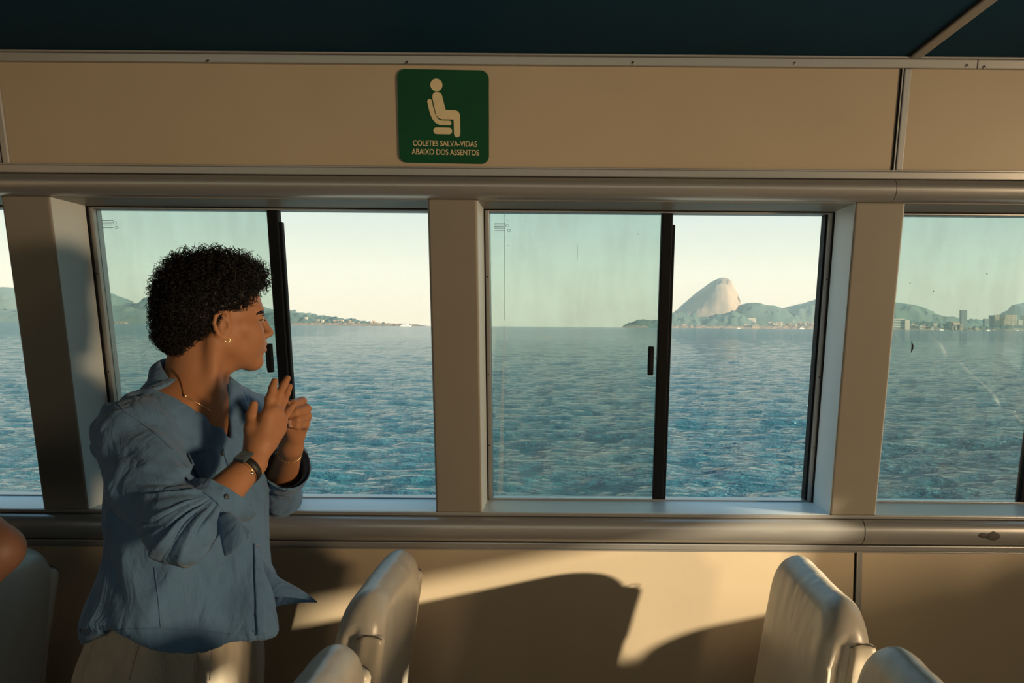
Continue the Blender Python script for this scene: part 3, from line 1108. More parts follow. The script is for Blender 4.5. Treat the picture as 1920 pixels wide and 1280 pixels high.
def surface_nets(G, lo, vox):
    S_ = (G < 0)
    c8 = np.zeros(np.array(G.shape) - 1, np.uint8)
    for dx in (0, 1):
        for dy in (0, 1):
            for dz in (0, 1):
                c8 += S_[dx:G.shape[0] - 1 + dx, dy:G.shape[1] - 1 + dy, dz:G.shape[2] - 1 + dz]
    act = (c8 > 0) & (c8 < 8)
    ci = np.argwhere(act)
    idx = np.full(act.shape, -1, np.int32)
    idx[act] = np.arange(len(ci))
    acc = np.zeros((len(ci), 3))
    cnt = np.zeros(len(ci))
    corners = [(dx, dy, dz) for dx in (0, 1) for dy in (0, 1) for dz in (0, 1)]
    val = {c: G[ci[:, 0] + c[0], ci[:, 1] + c[1], ci[:, 2] + c[2]].astype(float) for c in corners}
    for c in corners:
        for a in range(3):
            if c[a] == 0:
                d = list(c)
                d[a] = 1
                d = tuple(d)
                v0, v1 = val[c], val[d]
                m = (v0 < 0) != (v1 < 0)
                tt = np.where(m, v0 / np.where(m, v0 - v1, 1), 0)
                p = np.tile(np.array(c, float), (len(ci), 1))
                p[:, a] += tt
                acc[m] += p[m]
                cnt[m] += 1
    V = lo + (ci + acc / cnt[:, None]) * vox
    Q = []
    for a in range(3):
        sl0 = [slice(1, -1)] * 3
        A0 = [slice(1, s_ - 1) for s_ in G.shape]
        A1 = list(A0)
        A0[a] = slice(0, G.shape[a] - 1)
        A1[a] = slice(1, G.shape[a])
        s0, s1 = S_[tuple(A0)], S_[tuple(A1)]
        for flip in (False, True):
            m = (s0 & ~s1) if not flip else (~s0 & s1)
            e = np.argwhere(m)
            if not len(e):
                continue
            off = np.ones(3, int)
            off[a] = 0
            e = e + off
            b_, c_ = (a + 1) % 3, (a + 2) % 3
            db, dc = np.zeros(3, int), np.zeros(3, int)
            db[b_], dc[c_] = 1, 1
            q_ = np.stack([idx[tuple((e - db - dc).T)], idx[tuple((e - dc).T)], idx[tuple(e.T)], idx[tuple((e - db).T)]], 1)
            if flip:
                q_ = q_[:, ::-1]
            Q.append(q_)
    Q = np.concatenate(Q)
    Q = Q[(Q >= 0).all(1)]
    return V, Q


def vert_normals(V, Q):
    n = np.cross(V[Q[:, 2]] - V[Q[:, 0]], V[Q[:, 3]] - V[Q[:, 1]])
    N = np.zeros_like(V)
    for k in range(4):
        np.add.at(N, Q[:, k], n)
    return N / (np.linalg.norm(N, axis=1)[:, None] + 1e-12)


def smooth_mesh(V, Q, it=2, lam=0.5):
    E = np.concatenate([Q[:, [0, 1]], Q[:, [1, 2]], Q[:, [2, 3]], Q[:, [3, 0]]])
    for _ in range(it):
        A = np.zeros_like(V)
        c = np.zeros(len(V))
        np.add.at(A, E[:, 0], V[E[:, 1]])
        np.add.at(A, E[:, 1], V[E[:, 0]])
        np.add.at(c, E[:, 0], 1)
        np.add.at(c, E[:, 1], 1)
        V = V + lam * (A / np.maximum(c, 1)[:, None] - V)
    return V


def fast_mesh(name, V, Q, mat=None, parent=None, loc=(0, 0, 0)):
    me = bpy.data.meshes.new(name)
    V = V - np.asarray(loc)
    me.vertices.add(len(V))
    me.vertices.foreach_set('co', V.astype(np.float32).ravel())
    me.loops.add(Q.size)
    me.loops.foreach_set('vertex_index', np.ascontiguousarray(Q).ravel().astype(np.int32))
    me.polygons.add(len(Q))
    me.polygons.foreach_set('loop_start', np.arange(0, Q.size, Q.shape[1], dtype=np.int32))
    me.polygons.foreach_set('use_smooth', np.ones(len(Q), bool))
    me.update(calc_edges=True)
    o = put(name, me, mat, parent)
    o.location = loc
    return o


# ------------------------------------------------------------------ seats
# local frame: x towards the seat's back, y across, z up; origin on the floor below the backrest
REC = math.radians(7)


def seat_axes(a):
    return np.array([(math.cos(a), 0, -math.sin(a)), (0, 1, 0), (math.sin(a), 0, math.cos(a))])


SW = 0.222                      # half width


def bulged(c, half, rad, A, tw):
    """rounded slab: rounder at the two upper corners, slimmer towards the top"""
    c, half = np.asarray(c, float), np.asarray(half, float)

    def fn(P):
        q_ = (P - c) @ A.T
        t_ = np.clip((q_[:, 2] + half[2]) / (2 * half[2]), 0, 1)
        hx = half[0] * (1 + tw * (1 - t_)) * (1 - .30 * np.clip((t_ - .80) / .20, 0, 1) ** 2)
        r2 = 0.085
        yz = np.stack([np.abs(q_[:, 1]) - (half[1] - r2), q_[:, 2] - (half[2] - r2)], 1)
        dyz = np.sqrt((np.maximum(yz, 0) ** 2).sum(1)) + np.minimum(yz.max(1), 0) - r2
        dyz = np.maximum(dyz, -q_[:, 2] - half[2])
        w = np.stack([np.abs(q_[:, 0]) - (hx - rad), dyz + rad], 1)
        return np.sqrt((np.maximum(w, 0) ** 2).sum(1)) + np.minimum(w.max(1), 0) - rad
    return fn


def make_seat():
    r = empty('ferry_seat')
    A = seat_axes(REC)
    zt, zb = 1.032, 0.40
    hz = (zt - zb) / 2 / math.cos(REC)
    cz = (zt + zb) / 2
    s = SDF().fn(bulged((0, 0, cz), (.050, SW, hz), .040, A, .45), (0, 0, cz), .5)
    for sy in (-1, 1):
        g = [np.array((lx, sy * (SW + .004), cz)) + np.array((math.sin(REC) * lz, 0, math.cos(REC) * lz))
             for lx, lz in ((.012, hz - .050), (-.006, hz - .062), (-.016, hz - .085), (-.020, hz - .13), (-.022, 0), (-.022, -hz + .05))]
        s.chain(g, [.004, .010, .015, .017, .017, .016], .004, True)
    V, Q = s.mesh((-.2, -.26, .36), (.18, .26, 1.09), .005)
    n_ = vert_normals(V, Q)
    V = V + n_ * (0.0020 * fbm(V * (15, 15, 5), 3))[:, None]
    sh = fast_mesh('back_cushion', V, Q, M_seat, r)
    # sewn end panels, slightly proud, with their seams
    for sy in (-1, 1):
        e = SDF()
        c1 = np.array((.024, sy * (SW - .010), cz - .020))
        e.rbox(c1, (.028, .018, hz - .052), .015, A)
        V, Q = e.mesh((-.2, -.27, .36), (.18, .27, 1.09), .006)
        V = V + vert_normals(V, Q) * (0.0020 * fbm(V * (20, 20, 14) + 9, 3))[:, None]
        ep = fast_mesh('end_panel', V, Q, M_seatback, r)
        pts = []
        for t_ in np.linspace(-1, 1, 13):
            lz = hz - .070 - .010 * t_ * t_
            pts.append(np.array((.024 + .026 * t_, sy * (SW + .0060 - .006 * t_ * t_), cz)) + np.array((math.sin(REC) * lz, 0, math.cos(REC) * lz)))
        MB().add(tube(pts, .0013, 5)).build('seam', M_thread, ep, True)
    s = SDF().rbox((-.27, 0, .42), (.24, SW, .055), .04)
    V, Q = s.mesh((-.55, -.26, .34), (.02, .26, .50), .011)
    fast_mesh('seat_cushion', V, Q, M_seat, r)
    box('pedestal', -.32, -.14, -.05, .05, .02, .37, M_steel, r, .008)
    box('foot_plate', -.36, -.10, -.12, .12, 0, .02, M_steel, r, .004)
    return r


seat0 = make_seat()
SEATS = [(-0.452, 1.815, 'grey vinyl seat back by the wall, right of the standing person'),
         (-0.440, 1.225, 'nearer grey seat back at the bottom edge beside the standing person'),
         (0.556, 1.792, 'pale seat back lit by the sun against the wall'),
         (0.566, 1.235, 'nearer seat back cut by the bottom edge at the right'),
         (-1.40, 1.800, 'dark seat back in the shadowed lower left corner'),
         (1.66, 1.83, 'seat back of the row beyond the right edge, by the wall'),
         (1.66, 1.375, 'seat back of the row beyond the right edge, next inwards'),
         (-1.40, 0.70, 'seat below the picture in the left row, nearest the camera'),  # unseen seats from here on, added to keep fill light off the lower wall
         (-0.44, 0.70, 'seat below the picture in the row of the standing person'),
         (0.60, 0.70, 'seat below the picture in the sunlit row'),
         (1.66, 0.90, 'seat below the picture in the row beyond the right edge')]
for i, (x, y, lb) in enumerate(SEATS):
    o = seat0 if i == 0 else copy_tree(seat0)
    o.location = (x, y, 0)
    tag(o, lb, 'seat', 'ferry seats')

# ------------------------------------------------------------------ the standing person
M_skin = material('skin', (0.43, 0.195, 0.095), 0.55, spec=0.35, noise=0.12, nscale=14, bump=0.10, bscale=160, sss=0.12)
M_hair = material('hair_black', (0.006, 0.004, 0.004), 0.45, spec=0.35)
M_linen = material('shirt_linen', (0.105, 0.205, 0.355), 0.85, spec=0.2, noise=0.16, nscale=30, bump=0.35, bscale=220, stretch=(1, 1, 0.35), sheen=0.15)
M_trouser = material('trouser_linen', (0.50, 0.45, 0.37), 0.85, spec=0.2, noise=0.16, nscale=40, bump=0.35, bscale=200, stretch=(1, 1, 0.2), sheen=0.1)


def crumple(m, scale, dist, strength, stretch=(1, 1, 1)):
    """soft crumpled relief of worn cloth under the fine weave"""
    t = m.node_tree
    fine = [n for n in t.nodes if n.type == 'BUMP'][0]
    tc = [n for n in t.nodes if n.type == 'TEX_COORD'][0]
    mp = t.nodes.new('ShaderNodeMapping')
    mp.inputs['Scale'].default_value = stretch
    t.links.new(tc.outputs['Object'], mp.inputs[0])
    nz = t.nodes.new('ShaderNodeTexNoise')
    nz.inputs['Scale'].default_value = scale
    nz.inputs['Detail'].default_value = 3.0
    nz.inputs['Distortion'].default_value = 1.2
    t.links.new(mp.outputs[0], nz.inputs['Vector'])
    bp = t.nodes.new('ShaderNodeBump')
    bp.inputs['Strength'].default_value = strength
    bp.inputs['Distance'].default_value = dist
    t.links.new(nz.outputs['Fac'], bp.inputs['Height'])
    t.links.new(bp.outputs[0], fine.inputs['Normal'])


crumple(M_linen, 16, .014, .8, (1, 1, .45))
crumple(M_trouser, 14, .014, .7, (1, 1, .3))
M_shoe = material('shoe_leather', (0.05, 0.04, 0.035), 0.4)
M_eye = material('eye_white', (0.42, 0.36, 0.32), 0.3)
M_iris = material('iris', (0.03, 0.018, 0.012), 0.15)
M_lip = material('lip', (0.42, 0.16, 0.12), 0.4)
M_nail = material('nail', (0.52, 0.28, 0.20), 0.3)
M_strap = material('watch_strap', (0.012, 0.012, 0.013), 0.5)
M_dial = material('watch_dial', (0.04, 0.06, 0.08), 0.15)
M_button = material('button', (0.05, 0.06, 0.08), 0.35)

U = np.array((0, 0, 1.0))


def unit(v):
    v = np.asarray(v, float)
    return v / np.linalg.norm(v)


# torso frame
TF = unit((0.955, -0.295, 0))          # chest direction
TR = np.array((TF[1], -TF[0], 0))      # towards the person's right hand (camera side)
NB = np.array((-0.838, 1.757, 1.452))  # base of the neck
PEL = np.array((-0.858, 1.700, 0.93))  # pelvis
# head frame
ha = math.radians(40)
HF = np.array((math.cos(ha), math.sin(ha), 0))
HR = np.array((math.sin(ha), -math.cos(ha), 0))
HC = np.array((-0.800, 1.785, 1.612))
tilt = math.radians(2)
HFz = HF * math.cos(tilt) + U * math.sin(tilt)
HU = U * math.cos(tilt) - HF * math.sin(tilt)
HAX = np.array([HFz, HR, HU])


def hp(f, r, z):
    return HC + HFz * f + HR * r + HU * z


def torso_c(z):
    t_ = (z - PEL[2]) / (NB[2] - PEL[2])
    return PEL + (NB - PEL) * t_


def tp(u, v, z):
    """torso frame: u to the right, v forward, absolute height z"""
    c = torso_c(z)
    return np.array((c[0], c[1], z)) + TR * u + TF * v


# limb joints
R_SH = PT(252, 818, 1.575)
R_EL = PT(338, 997, 1.405)
R_WR = PT(474, 868, 1.575)
L_SH = PT(468, 800, 1.915)
L_EL = PT(520, 925, 2.030)
L_WR = PT(546, 838, 1.800)

body = SDF()
# --- head
body.ell(hp(-.014, 0, .028), (.100, .077, .093), HAX, 0)
body.ell(hp(.030, 0, .030), (.062, .064, .060), HAX, .02)
body.ell(hp(.026, 0, -.048), (.062, .057, .074), HAX, .02)
body.cap(hp(.000, .054, -.052), hp(.066, .016, -.104), .021, .017, .02)
body.cap(hp(.000, -.054, -.052), hp(.066, -.016, -.104), .021, .017, .02)
body.cap(hp(.000, .058, -.02), hp(.000, .054, -.058), .016, .018, .02)
body.cap(hp(.000, -.058, -.02), hp(.000, -.054, -.058), .016, .018, .02)
body.cap(hp(.076, .008, -.102), hp(.076, -.008, -.102), .0185, .0185, .018)
for s_ in (1, -1):
    body.cap(hp(.058, .046 * s_, -.024), hp(.036, .058 * s_, -.020), .0175, .015, .030)
    body.ell(hp(.058, .031 * s_, -.050), (.028, .028, .034), HAX, .03)
    body.cap(hp(.074, .044 * s_, .017), hp(.088, .012 * s_, .015), .010, .0105, .016)
    body.cap(hp(.100, .030 * s_, -.001), hp(.088, .046 * s_, -.002), .0105, .009, .014, True)
    body.ell(hp(.0765, .033 * s_, -.001), (.0140, .0150, .0125), HAX, .004)
body.cap(hp(.090, 0, .012), hp(.110, 0, -.034), .0085, .0110, .010)
body.ell(hp(.1115, 0, -.0365), (.0120, .0120, .0105), HAX, .006)
for s_ in (1, -1):
    body.ell(hp(.1015, .0125 * s_, -.041), (.0120, .0078, .0078), HAX, .006)
    body.ell(hp(.1080, .0070 * s_, -.0475), (.0050, .0036, .0030), HAX, .002, True)
body.ell(hp(.083, 0, -.066), (.020, .030, .026), HAX, .014)
body.chain([hp(.086, .024, -.067), hp(.0975, .010, -.0622), hp(.0995, 0, -.0632), hp(.0975, -.010, -.0622), hp(.086, -.024, -.067)], [.004, .0066, .0066, .0066, .004], .005)
body.chain([hp(.086, .021, -.072), hp(.0955, .009, -.0765), hp(.0965, 0, -.0770), hp(.0955, -.009, -.0765), hp(.086, -.021, -.072)], [.004, .0072, .0075, .0072, .004], .005)
body.chain([hp(.092, .027, -.0700), hp(.1055, .008, -.0692), hp(.1065, 0, -.0696), hp(.1055, -.008, -.0692), hp(.092, -.027, -.0700)], [.0012, .0019, .0020, .0019, .0012], .003, True)
body.ell(hp(.097, 0, -.0905), (.012, .016, .006), HAX, .008, True)
# --- ears
for s_ in (1, -1):
    EA = np.array([unit(HFz * .95 + HR * s_ * .30), unit(HR * s_ - HFz * .33), HU])
    body.ell(hp(-.016, .0735 * s_, -.014), (.0185, .0065, .029), EA, .008)
    rim = [hp(-.004, .074 * s_, -.002), hp(-.003, .0775 * s_, .008), hp(-.010, .081 * s_, .0155), hp(-.021, .0835 * s_, .0150), hp(-.031, .0860 * s_, .0060),
           hp(-.0345, .0865 * s_, -.008), hp(-.0315, .0850 * s_, -.022), hp(-.024, .0810 * s_, -.033), hp(-.014, .0765 * s_, -.040)]
    body.chain(rim, [.0035, .0042, .0046, .0048, .0048, .0046, .0044, .0044, .0048], .003)
    body.ell(hp(-.0095, .0760 * s_, -.0405), (.0075, .0050, .0085), EA, .005)
    body.ell(hp(-.0105, .0865 * s_, -.015), (.0085, .0095, .0120), EA, .004, True)
    body.cap(hp(-.018, .0885 * s_, .0045), hp(-.026, .0905 * s_, -.009), .0042, .0042, .003, True)
    body.ell(hp(-.0005, .0755 * s_, -.018), (.0045, .0050, .0070), EA, .003)
# --- neck, shoulders, chest
body.cap(hp(-.030, 0, -.060), NB + U * -.03, .054, .060, .028)
body.cap(hp(-.055, 0, -.045), NB - TF * .035 + U * -.02, .042, .055, .03)
body.cap(hp(-.030, .062, -.050), NB + TF * .052 + TR * .012 - U * .028, .0155, .013, .020)
body.cap(hp(-.030, -.062, -.050), NB + TF * .052 - TR * .018 - U * .028, .0155, .013, .020)
body.cap(NB + TF * .054 + TR * .02 - U * .032, R_SH + U * .035 + TF * .01, .0115, .011, .018)
body.cap(NB + TF * .046 - TR * .02 - U * .036, L_SH + U * .012 - TF * .01, .0100, .010, .018)
body.cap(NB - TF * .03 - U * .01, R_SH + U * .01, .052, .046, .03)
body.cap(NB - TF * .03 - U * .01, L_SH + U * .01, .052, .046, .03)
body.ell(tp(0, .010, 1.32), (.088, .150, .150), np.array([TF, TR, U]), .04)
body.ell(tp(0, .0, 1.12), (.082, .135, .20), np.array([TF, TR, U]), .05)
body.ell(tp(0, .0, .95), (.090, .150, .12), np.array([TF, TR, U]), .05)
# --- arms
body.chain([R_SH, R_EL], [.048, .038], .02)
body.chain([R_EL, R_EL * .6 + R_WR * .4 + np.array((0, 0, -.004)), R_WR], [.037, .0385, .0265], .015)
body.chain([L_SH, L_EL], [.047, .037], .02)
body.chain([L_EL, L_EL * .6 + L_WR * .4, L_WR], [.036, .037, .0255], .015)
# --- right hand, back of the hand to the camera, fingers up
wr = R_WR
mcp = {'i': PT(500, 779, 1.608), 'm': PT(511, 771, 1.620), 'r': PT(521, 775, 1.632), 'l': PT(529, 789, 1.640)}
body.cap(wr, PT(484, 835, 1.592), .0255, .0235, .012)
for f_, r_ in (('i', .0140), ('m', .0140), ('r', .0132), ('l', .0120)):
    base = wr * .55 + mcp[f_] * .45
    body.cap(PT(482, 848, 1.588) * .7 + mcp[f_] * .3, mcp[f_], .0195, r_, .012)
body.cap(PT(478, 845, 1.590), PT(474, 808, 1.600), .0190, .0160, .014)
body.cap(PT(494, 838, 1.596), PT(521, 806, 1.628), .0190, .0155, .014)
fingers = {
    'i': ([mcp['i'], PT(506, 747, 1.628), PT(511, 727, 1.642), PT(515, 714, 1.650)], [.0102, .0090, .0080, .0070]),
    'm': ([mcp['m'], PT(522, 741, 1.650), PT(532, 722, 1.668), PT(539, 709, 1.678)], [.0102, .0092, .0082, .0070]),
    'r': ([mcp['r'], PT(531, 752, 1.660), PT(538, 736, 1.680), PT(543, 724, 1.688)], [.0098, .0088, .0078, .0068]),
    'l': ([mcp['l'], PT(538, 774, 1.664), PT(545, 765, 1.680), PT(551, 758, 1.688)], [.0090, .0080, .0072, .0062])}
for P_, r_ in fingers.values():
    body.chain(P_, r_, .004)
    body.ell(P_[1], (r_[1] * 1.06,) * 3, None, .004)
thumb = ([PT(476, 838, 1.590), PT(471, 803, 1.596), PT(472, 777, 1.606), PT(476, 758, 1.612)], [.0165, .0125, .0105, .0085])
body.chain(thumb[0], thumb[1], .008)
# --- left hand closed round the edge of the right one
lw = L_WR
body.cap(lw, PT(552, 815, 1.785), .0245, .0250, .012)
body.ell(PT(556, 788, 1.775), (.029, .030, .036), None, .014)
lf = [([PT(562, 765, 1.800), PT(566, 753, 1.760), PT(548, 757, 1.718), PT(540, 763, 1.712)], [.0120, .0108, .0096, .0086]),
      ([PT(570, 777, 1.800), PT(574, 766, 1.752), PT(554, 772, 1.712), PT(543, 777, 1.706)], [.0122, .0110, .0098, .0088]),
      ([PT(572, 790, 1.796), PT(575, 780, 1.748), PT(557, 787, 1.708), PT(545, 790, 1.704)], [.0118, .0106, .0094, .0086]),
      ([PT(569, 802, 1.790), PT(572, 795, 1.748), PT(556, 798, 1.708), PT(546, 797, 1.704)], [.0108, .0096, .0086, .0078])]
for P_, r_ in lf:
    body.chain(P_, r_, .0035)
body.chain([PT(548, 812, 1.770), PT(536, 790, 1.745), PT(533, 770, 1.720), PT(534, 758, 1.704)], [.0150, .0120, .0100, .0085], .008)

person = empty('person', (PEL[0], PEL[1], 0))
tag(person, 'standing person in blue linen shirt with dark curly hair, gazing out with hands together', 'person')


def attach(o, parent, keep=True):
    o.parent = parent
    o.matrix_parent_inverse = Matrix.Translation(-Vector(person.location)) if parent is person else Matrix()
    return o


BV, BQ = body.mesh((-1.02, 1.33, 0.86), (-0.53, 2.13, 1.76), .0028)
BV = smooth_mesh(BV, BQ, 1, .35)
o_body = fast_mesh('body', BV, BQ, M_skin)
attach(o_body, person)
o_body['label'] = 'warm brown skin of head, neck and hands'

# --- face details
for s_ in (1, -1):
    e = MB().add(uvsphere(hp(.0808, .033 * s_, -.0015), (.0116, .0116, .0116), 20, 14)).build('eye', M_eye, None, True)
    attach(e, person)
    i_ = MB().add(uvsphere(hp(.0893, .0325 * s_, -.0012), (.0048, .0048, .0048), 14, 9)).build('iris', M_iris, None, True)
    i_.parent = e
    br = []
    rr = []
    for t_ in np.linspace(0, 1, 9):
        br.append(hp(.1000 - .0150 * t_ ** 1.7, (.012 + .036 * t_) * s_, .0200 + .006 * math.sin(t_ * 2.6)))
        rr.append(.0010 + .0036 * math.sin(min(1, t_ * 1.15 + .25) * math.pi) ** .8)
    if s_ < 0:
        b_ = MB().add(tube(br, rr, 7)).build('eyebrow', M_hair, None, True)
        attach(b_, person)
    la = [hp(.0950 - .011 * t_ ** 1.7, (.022 + .024 * t_) * s_, .0035 + .0035 * math.sin(t_ * math.pi)) for t_ in np.linspace(0, 1, 8)]
    b_ = MB().add(tube(la, .0012, 5)).build('eyelash_line', M_hair, None, True)
    attach(b_, person)

# --- hair: a dense scalp cap with thousands of small coils growing from it
hair = SDF()
hair.ell(hp(-.018, 0, .048), (.106, .087, .090), HAX, 0)
hair.ell(hp(-.058, 0, .004), (.070, .074, .068), HAX, .03)
hair.ell(hp(.034, 0, .082), (.060, .062, .046), HAX, .02)
hair.cap(hp(-.085, .0, -.035), hp(-.070, 0, -.075), .046, .034, .02)


def face_cut(P):
    q_ = (P - HC) @ HAX.T
    f_, r_, z_ = q_[:, 0], np.abs(q_[:, 1]), q_[:, 2]
    # hair line: forehead at z .058, dropping at the temple to the ear, behind the ear to the nape
    line = np.interp(f_, [-.12, -.075, -.045, -.030, -.010, .010, .030, .050, .068, .085, .12],
                     [-.080, -.090, -.070, -.030, .018, .016, .026, .042, .064, .078, .084])
    return z_ - line


cut = SDF()
cut.p = list(hair.p)
cut.p.append((lambda P: face_cut(P) * .75, HC, .4, .010, True))
# remove everything below the hair line: subtract the region face_cut < 0
HV, HQ = cut.mesh(HC - .19, HC + .19, .004)
HN = vert_normals(HV, HQ)
HV2 = HV + HN * (.004 * fbm(HV * 70, 3))[:, None]
o_hair = fast_mesh('hair', HV2, HQ, M_hair)
attach(o_hair, person)
o_hair['label'] = 'short black curly hair'
# coils
rs = np.random.RandomState(3)
ql = (HV - HC) @ HAX.T
okv = np.where((face_cut(HV) > -.002) & (HN @ HAX[2] > -.75))[0]
# only the outside of the cap
outer = hair.eval(HV[okv], hair.p) > -.006
okv = okv[outer]
cv, cf = [], []
NC = 4000
base_k = 0
ang8 = np.arange(4) * (math.pi / 2)
for c in range(NC):
    i = okv[rs.randint(len(okv))]
    p0 = HV[i]
    n0 = HN[i]
    qf, qr, qz = ql[i]
    top = np.clip((qz - .03) / .09, 0, 1)
    side_short = np.clip(1 - abs(qf - (-.0)) / .09, 0, 1) * np.clip((.05 - qz) / .04, 0, 1)
    nape = np.clip((-.03 - qz) / .04, 0, 1)
    L = (.016 + .014 * top) * rs.uniform(.6, 1.35) * (1 - .65 * side_short) * (1 - .7 * nape)
    rc = rs.uniform(.0030, .0062) * (1 + .35 * top) * (1 - .4 * side_short) * (1 - .4 * nape)
    turns = rs.uniform(1.2, 2.4)
    d = unit(n0 + rs.normal(0, .35, 3) + HU * .15)
    a = unit(np.cross(d, rs.normal(0, 1, 3)))
    b_ = np.cross(d, a)
    m = 14
    th = np.linspace(0, turns * 2 * math.pi, m) + rs.uniform(0, 6.28)
    s_ = np.linspace(-.15, 1, m)
    rad = rc * np.clip(.5 + s_, 0, 1)
    P_ = p0 + d * (s_ * L)[:, None] + a * (np.cos(th) * rad)[:, None] + b_ * (np.sin(th) * rad)[:, None]
    T_ = np.gradient(P_, axis=0)
    T_ /= np.linalg.norm(T_, axis=1)[:, None]
    N_ = np.cross(T_, d)
    N_ /= np.linalg.norm(N_, axis=1)[:, None] + 1e-9
    B_ = np.cross(T_, N_)
    w = rs.uniform(.0007, .0012) * np.linspace(1, .55, m)
    ring = P_[:, None, :] + w[:, None, None] * (np.cos(ang8)[None, :, None] * N_[:, None, :] + np.sin(ang8)[None, :, None] * B_[:, None, :])
    cv.append(ring.reshape(-1, 3))
    ii = np.arange(m - 1)[:, None] * 4 + np.arange(4)[None, :]
    jj = np.arange(m - 1)[:, None] * 4 + (np.arange(4)[None, :] + 1) % 4
    cf.append(np.stack([ii, jj, jj + 4, ii + 4], -1).reshape(-1, 4) + base_k)
    base_k += m * 4
cu = fast_mesh('curls', np.concatenate(cv), np.concatenate(cf), M_hair)
cu.parent = o_hair
cu['kind'] = 'stuff'

# --- earring, necklace
ec = hp(-.006, .0800, -.0475)
pts = [ec + HFz * .0055 * math.cos(a) + HU * .0055 * math.sin(a) for a in np.linspace(0, 2 * math.pi, 18, endpoint=False)]
attach(MB().add(tube(pts, .0010, 6, True)).build('earring', M_gold, None, True), person)

# --- shirt
from mathutils.bvhtree import BVHTree


def bvh_of(V, Q):
    return BVHTree.FromPolygons([Vector(v) for v in V], [tuple(map(int, q_)) for q_ in Q])


def column(zs, a_, b_, v_, p=2.4, flare=None):
    zs = np.array(zs)

    def fn(P):
        z = P[:, 2]
        t_ = (z - PEL[2]) / (NB[2] - PEL[2])
        c = PEL[:2] + (NB - PEL)[:2] * t_[:, None]
        d = P[:, :2] - c
        u = d @ TR[:2]
        v = d @ TF[:2] - np.interp(z, zs, v_)
        a, b = np.interp(z, zs, a_), np.interp(z, zs, b_)
        if flare is not None:
            b = b + flare(u, v, z)
        r_ = (np.abs(u / a) ** p + np.abs(v / b) ** p) ** (1 / p)
        return (r_ - 1) * np.minimum(a, b) * .9
    return fn


Zs = [.86, .90, .97, 1.04, 1.12, 1.22, 1.32, 1.40, 1.44, 1.475, 1.50]
As = [.220, .216, .203, .188, .180, .186, .190, .172, .130, .075, .030]
Bs = [.158, .154, .146, .134, .126, .126, .120, .100, .085, .070, .030]
Vs = [.042, .042, .038, .033, .028, .018, .003, -.008, -.012, -.012, -.012]


def front_flare(u, v, z):
    g = np.exp(-((u + .005) / .05) ** 2) * np.clip(v * 20, 0, 1)
    return g * np.clip((1.12 - z) / .18, 0, 1) * .075


FO = R_WR - R_EL
S_outer = SDF()
S_outer.fn(column(Zs, As, Bs, Vs, 2.4, front_flare), tp(0, 0, 1.18), .5)
S_outer.cap(NB - TF * .022 + TR * .05 - U * .028, R_SH + U * .005, .056, .074, .03)
S_outer.cap(NB - TF * .022 - TR * .05 - U * .028, L_SH + U * .005, .056, .070, .03)
mid = (R_SH + R_EL) / 2 + np.array((-.012, 0, -.010))
S_outer.chain([R_SH, mid, R_EL], [.075, .072, .056], .014)
S_outer.chain([R_EL, R_EL + FO * .45], [.056, .050], .02)
L_FO = L_WR - L_EL
S_outer.chain([L_SH, (L_SH + L_EL) / 2, L_EL], [.074, .066, .052], .014)
S_outer.chain([L_EL, L_EL + L_FO * .62], [.052, .056], .02)
opr = list(S_outer.p)
TH = .0075


def coarse_mesh(fn, lo, hi, vox, blk=16):
    s = SDF().fn(fn, (np.asarray(lo) + hi) / 2, 5.0)
    return s.mesh(lo, hi, vox, blk)


def shirt_fn(P):
    d = S_outer.eval(P, opr)
    s = np.maximum(d, -(d + TH))
    z = P[:, 2]
    t_ = (z - PEL[2]) / (NB[2] - PEL[2])
    c = PEL[:2] + (NB - PEL)[:2] * t_[:, None]
    q_ = P[:, :2] - c
    u, v = q_ @ TR[:2], q_ @ TF[:2]
    hole = np.where(z > 1.38, np.sqrt((u / .070) ** 2 + ((v + .004) / .070) ** 2) * .07 - .07, 1)
    uo = u - .002
    vee = np.where(uo > 0, (uo * .88 - (z - 1.345)) / 1.33, (-uo * 4.5 - (z - 1.345)) / 4.6)
    vee = np.maximum(vee, -(v - .01))
    s = np.maximum(s, -np.minimum(hole, vee))
    ang = np.arctan2(u, v)
    hem = .957 - .016 * np.cos(2 * ang) + .007 * np.sin(5 * ang + 1) + .030 * np.exp(-((ang - 1.45) / .55) ** 2) - .030 * np.exp(-((ang - 2.5) / .45) ** 2)
    s = np.maximum(s, hem - z)
    cr = (P - (R_EL + FO * .42)) @ unit(FO)
    ar = np.linalg.norm(np.cross(P - R_EL, unit(FO)), axis=1)
    s = np.maximum(s, np.minimum(cr, .066 - ar))
    cl = (P - (L_EL + L_FO * .60)) @ unit(L_FO)
    al = np.linalg.norm(np.cross(P - L_EL, unit(L_FO)), axis=1)
    s = np.maximum(s, np.minimum(cl, .066 - al))
    return s


SV, SQ = coarse_mesh(shirt_fn, np.array((-1.09, 1.30, .88)), np.array((-.56, 2.13, 1.52)), .0034)
SN = vert_normals(SV, SQ)


def seg_t(P, a, b_):
    ba = b_ - a
    h = np.clip((P - a) @ ba / ba.dot(ba), 0, 1)
    d = P - a - h[:, None] * ba
    return h, np.linalg.norm(d, axis=1)


def ridged(x):
    return (1 - np.abs(x)) ** 2


hu, du = seg_t(SV, R_SH, R_EL)
hf, dfr = seg_t(SV, R_EL, R_EL + FO * .45)
arm = np.clip((.115 - np.minimum(du, dfr)) / .02, 0, 1)
disp = np.zeros(len(SV))
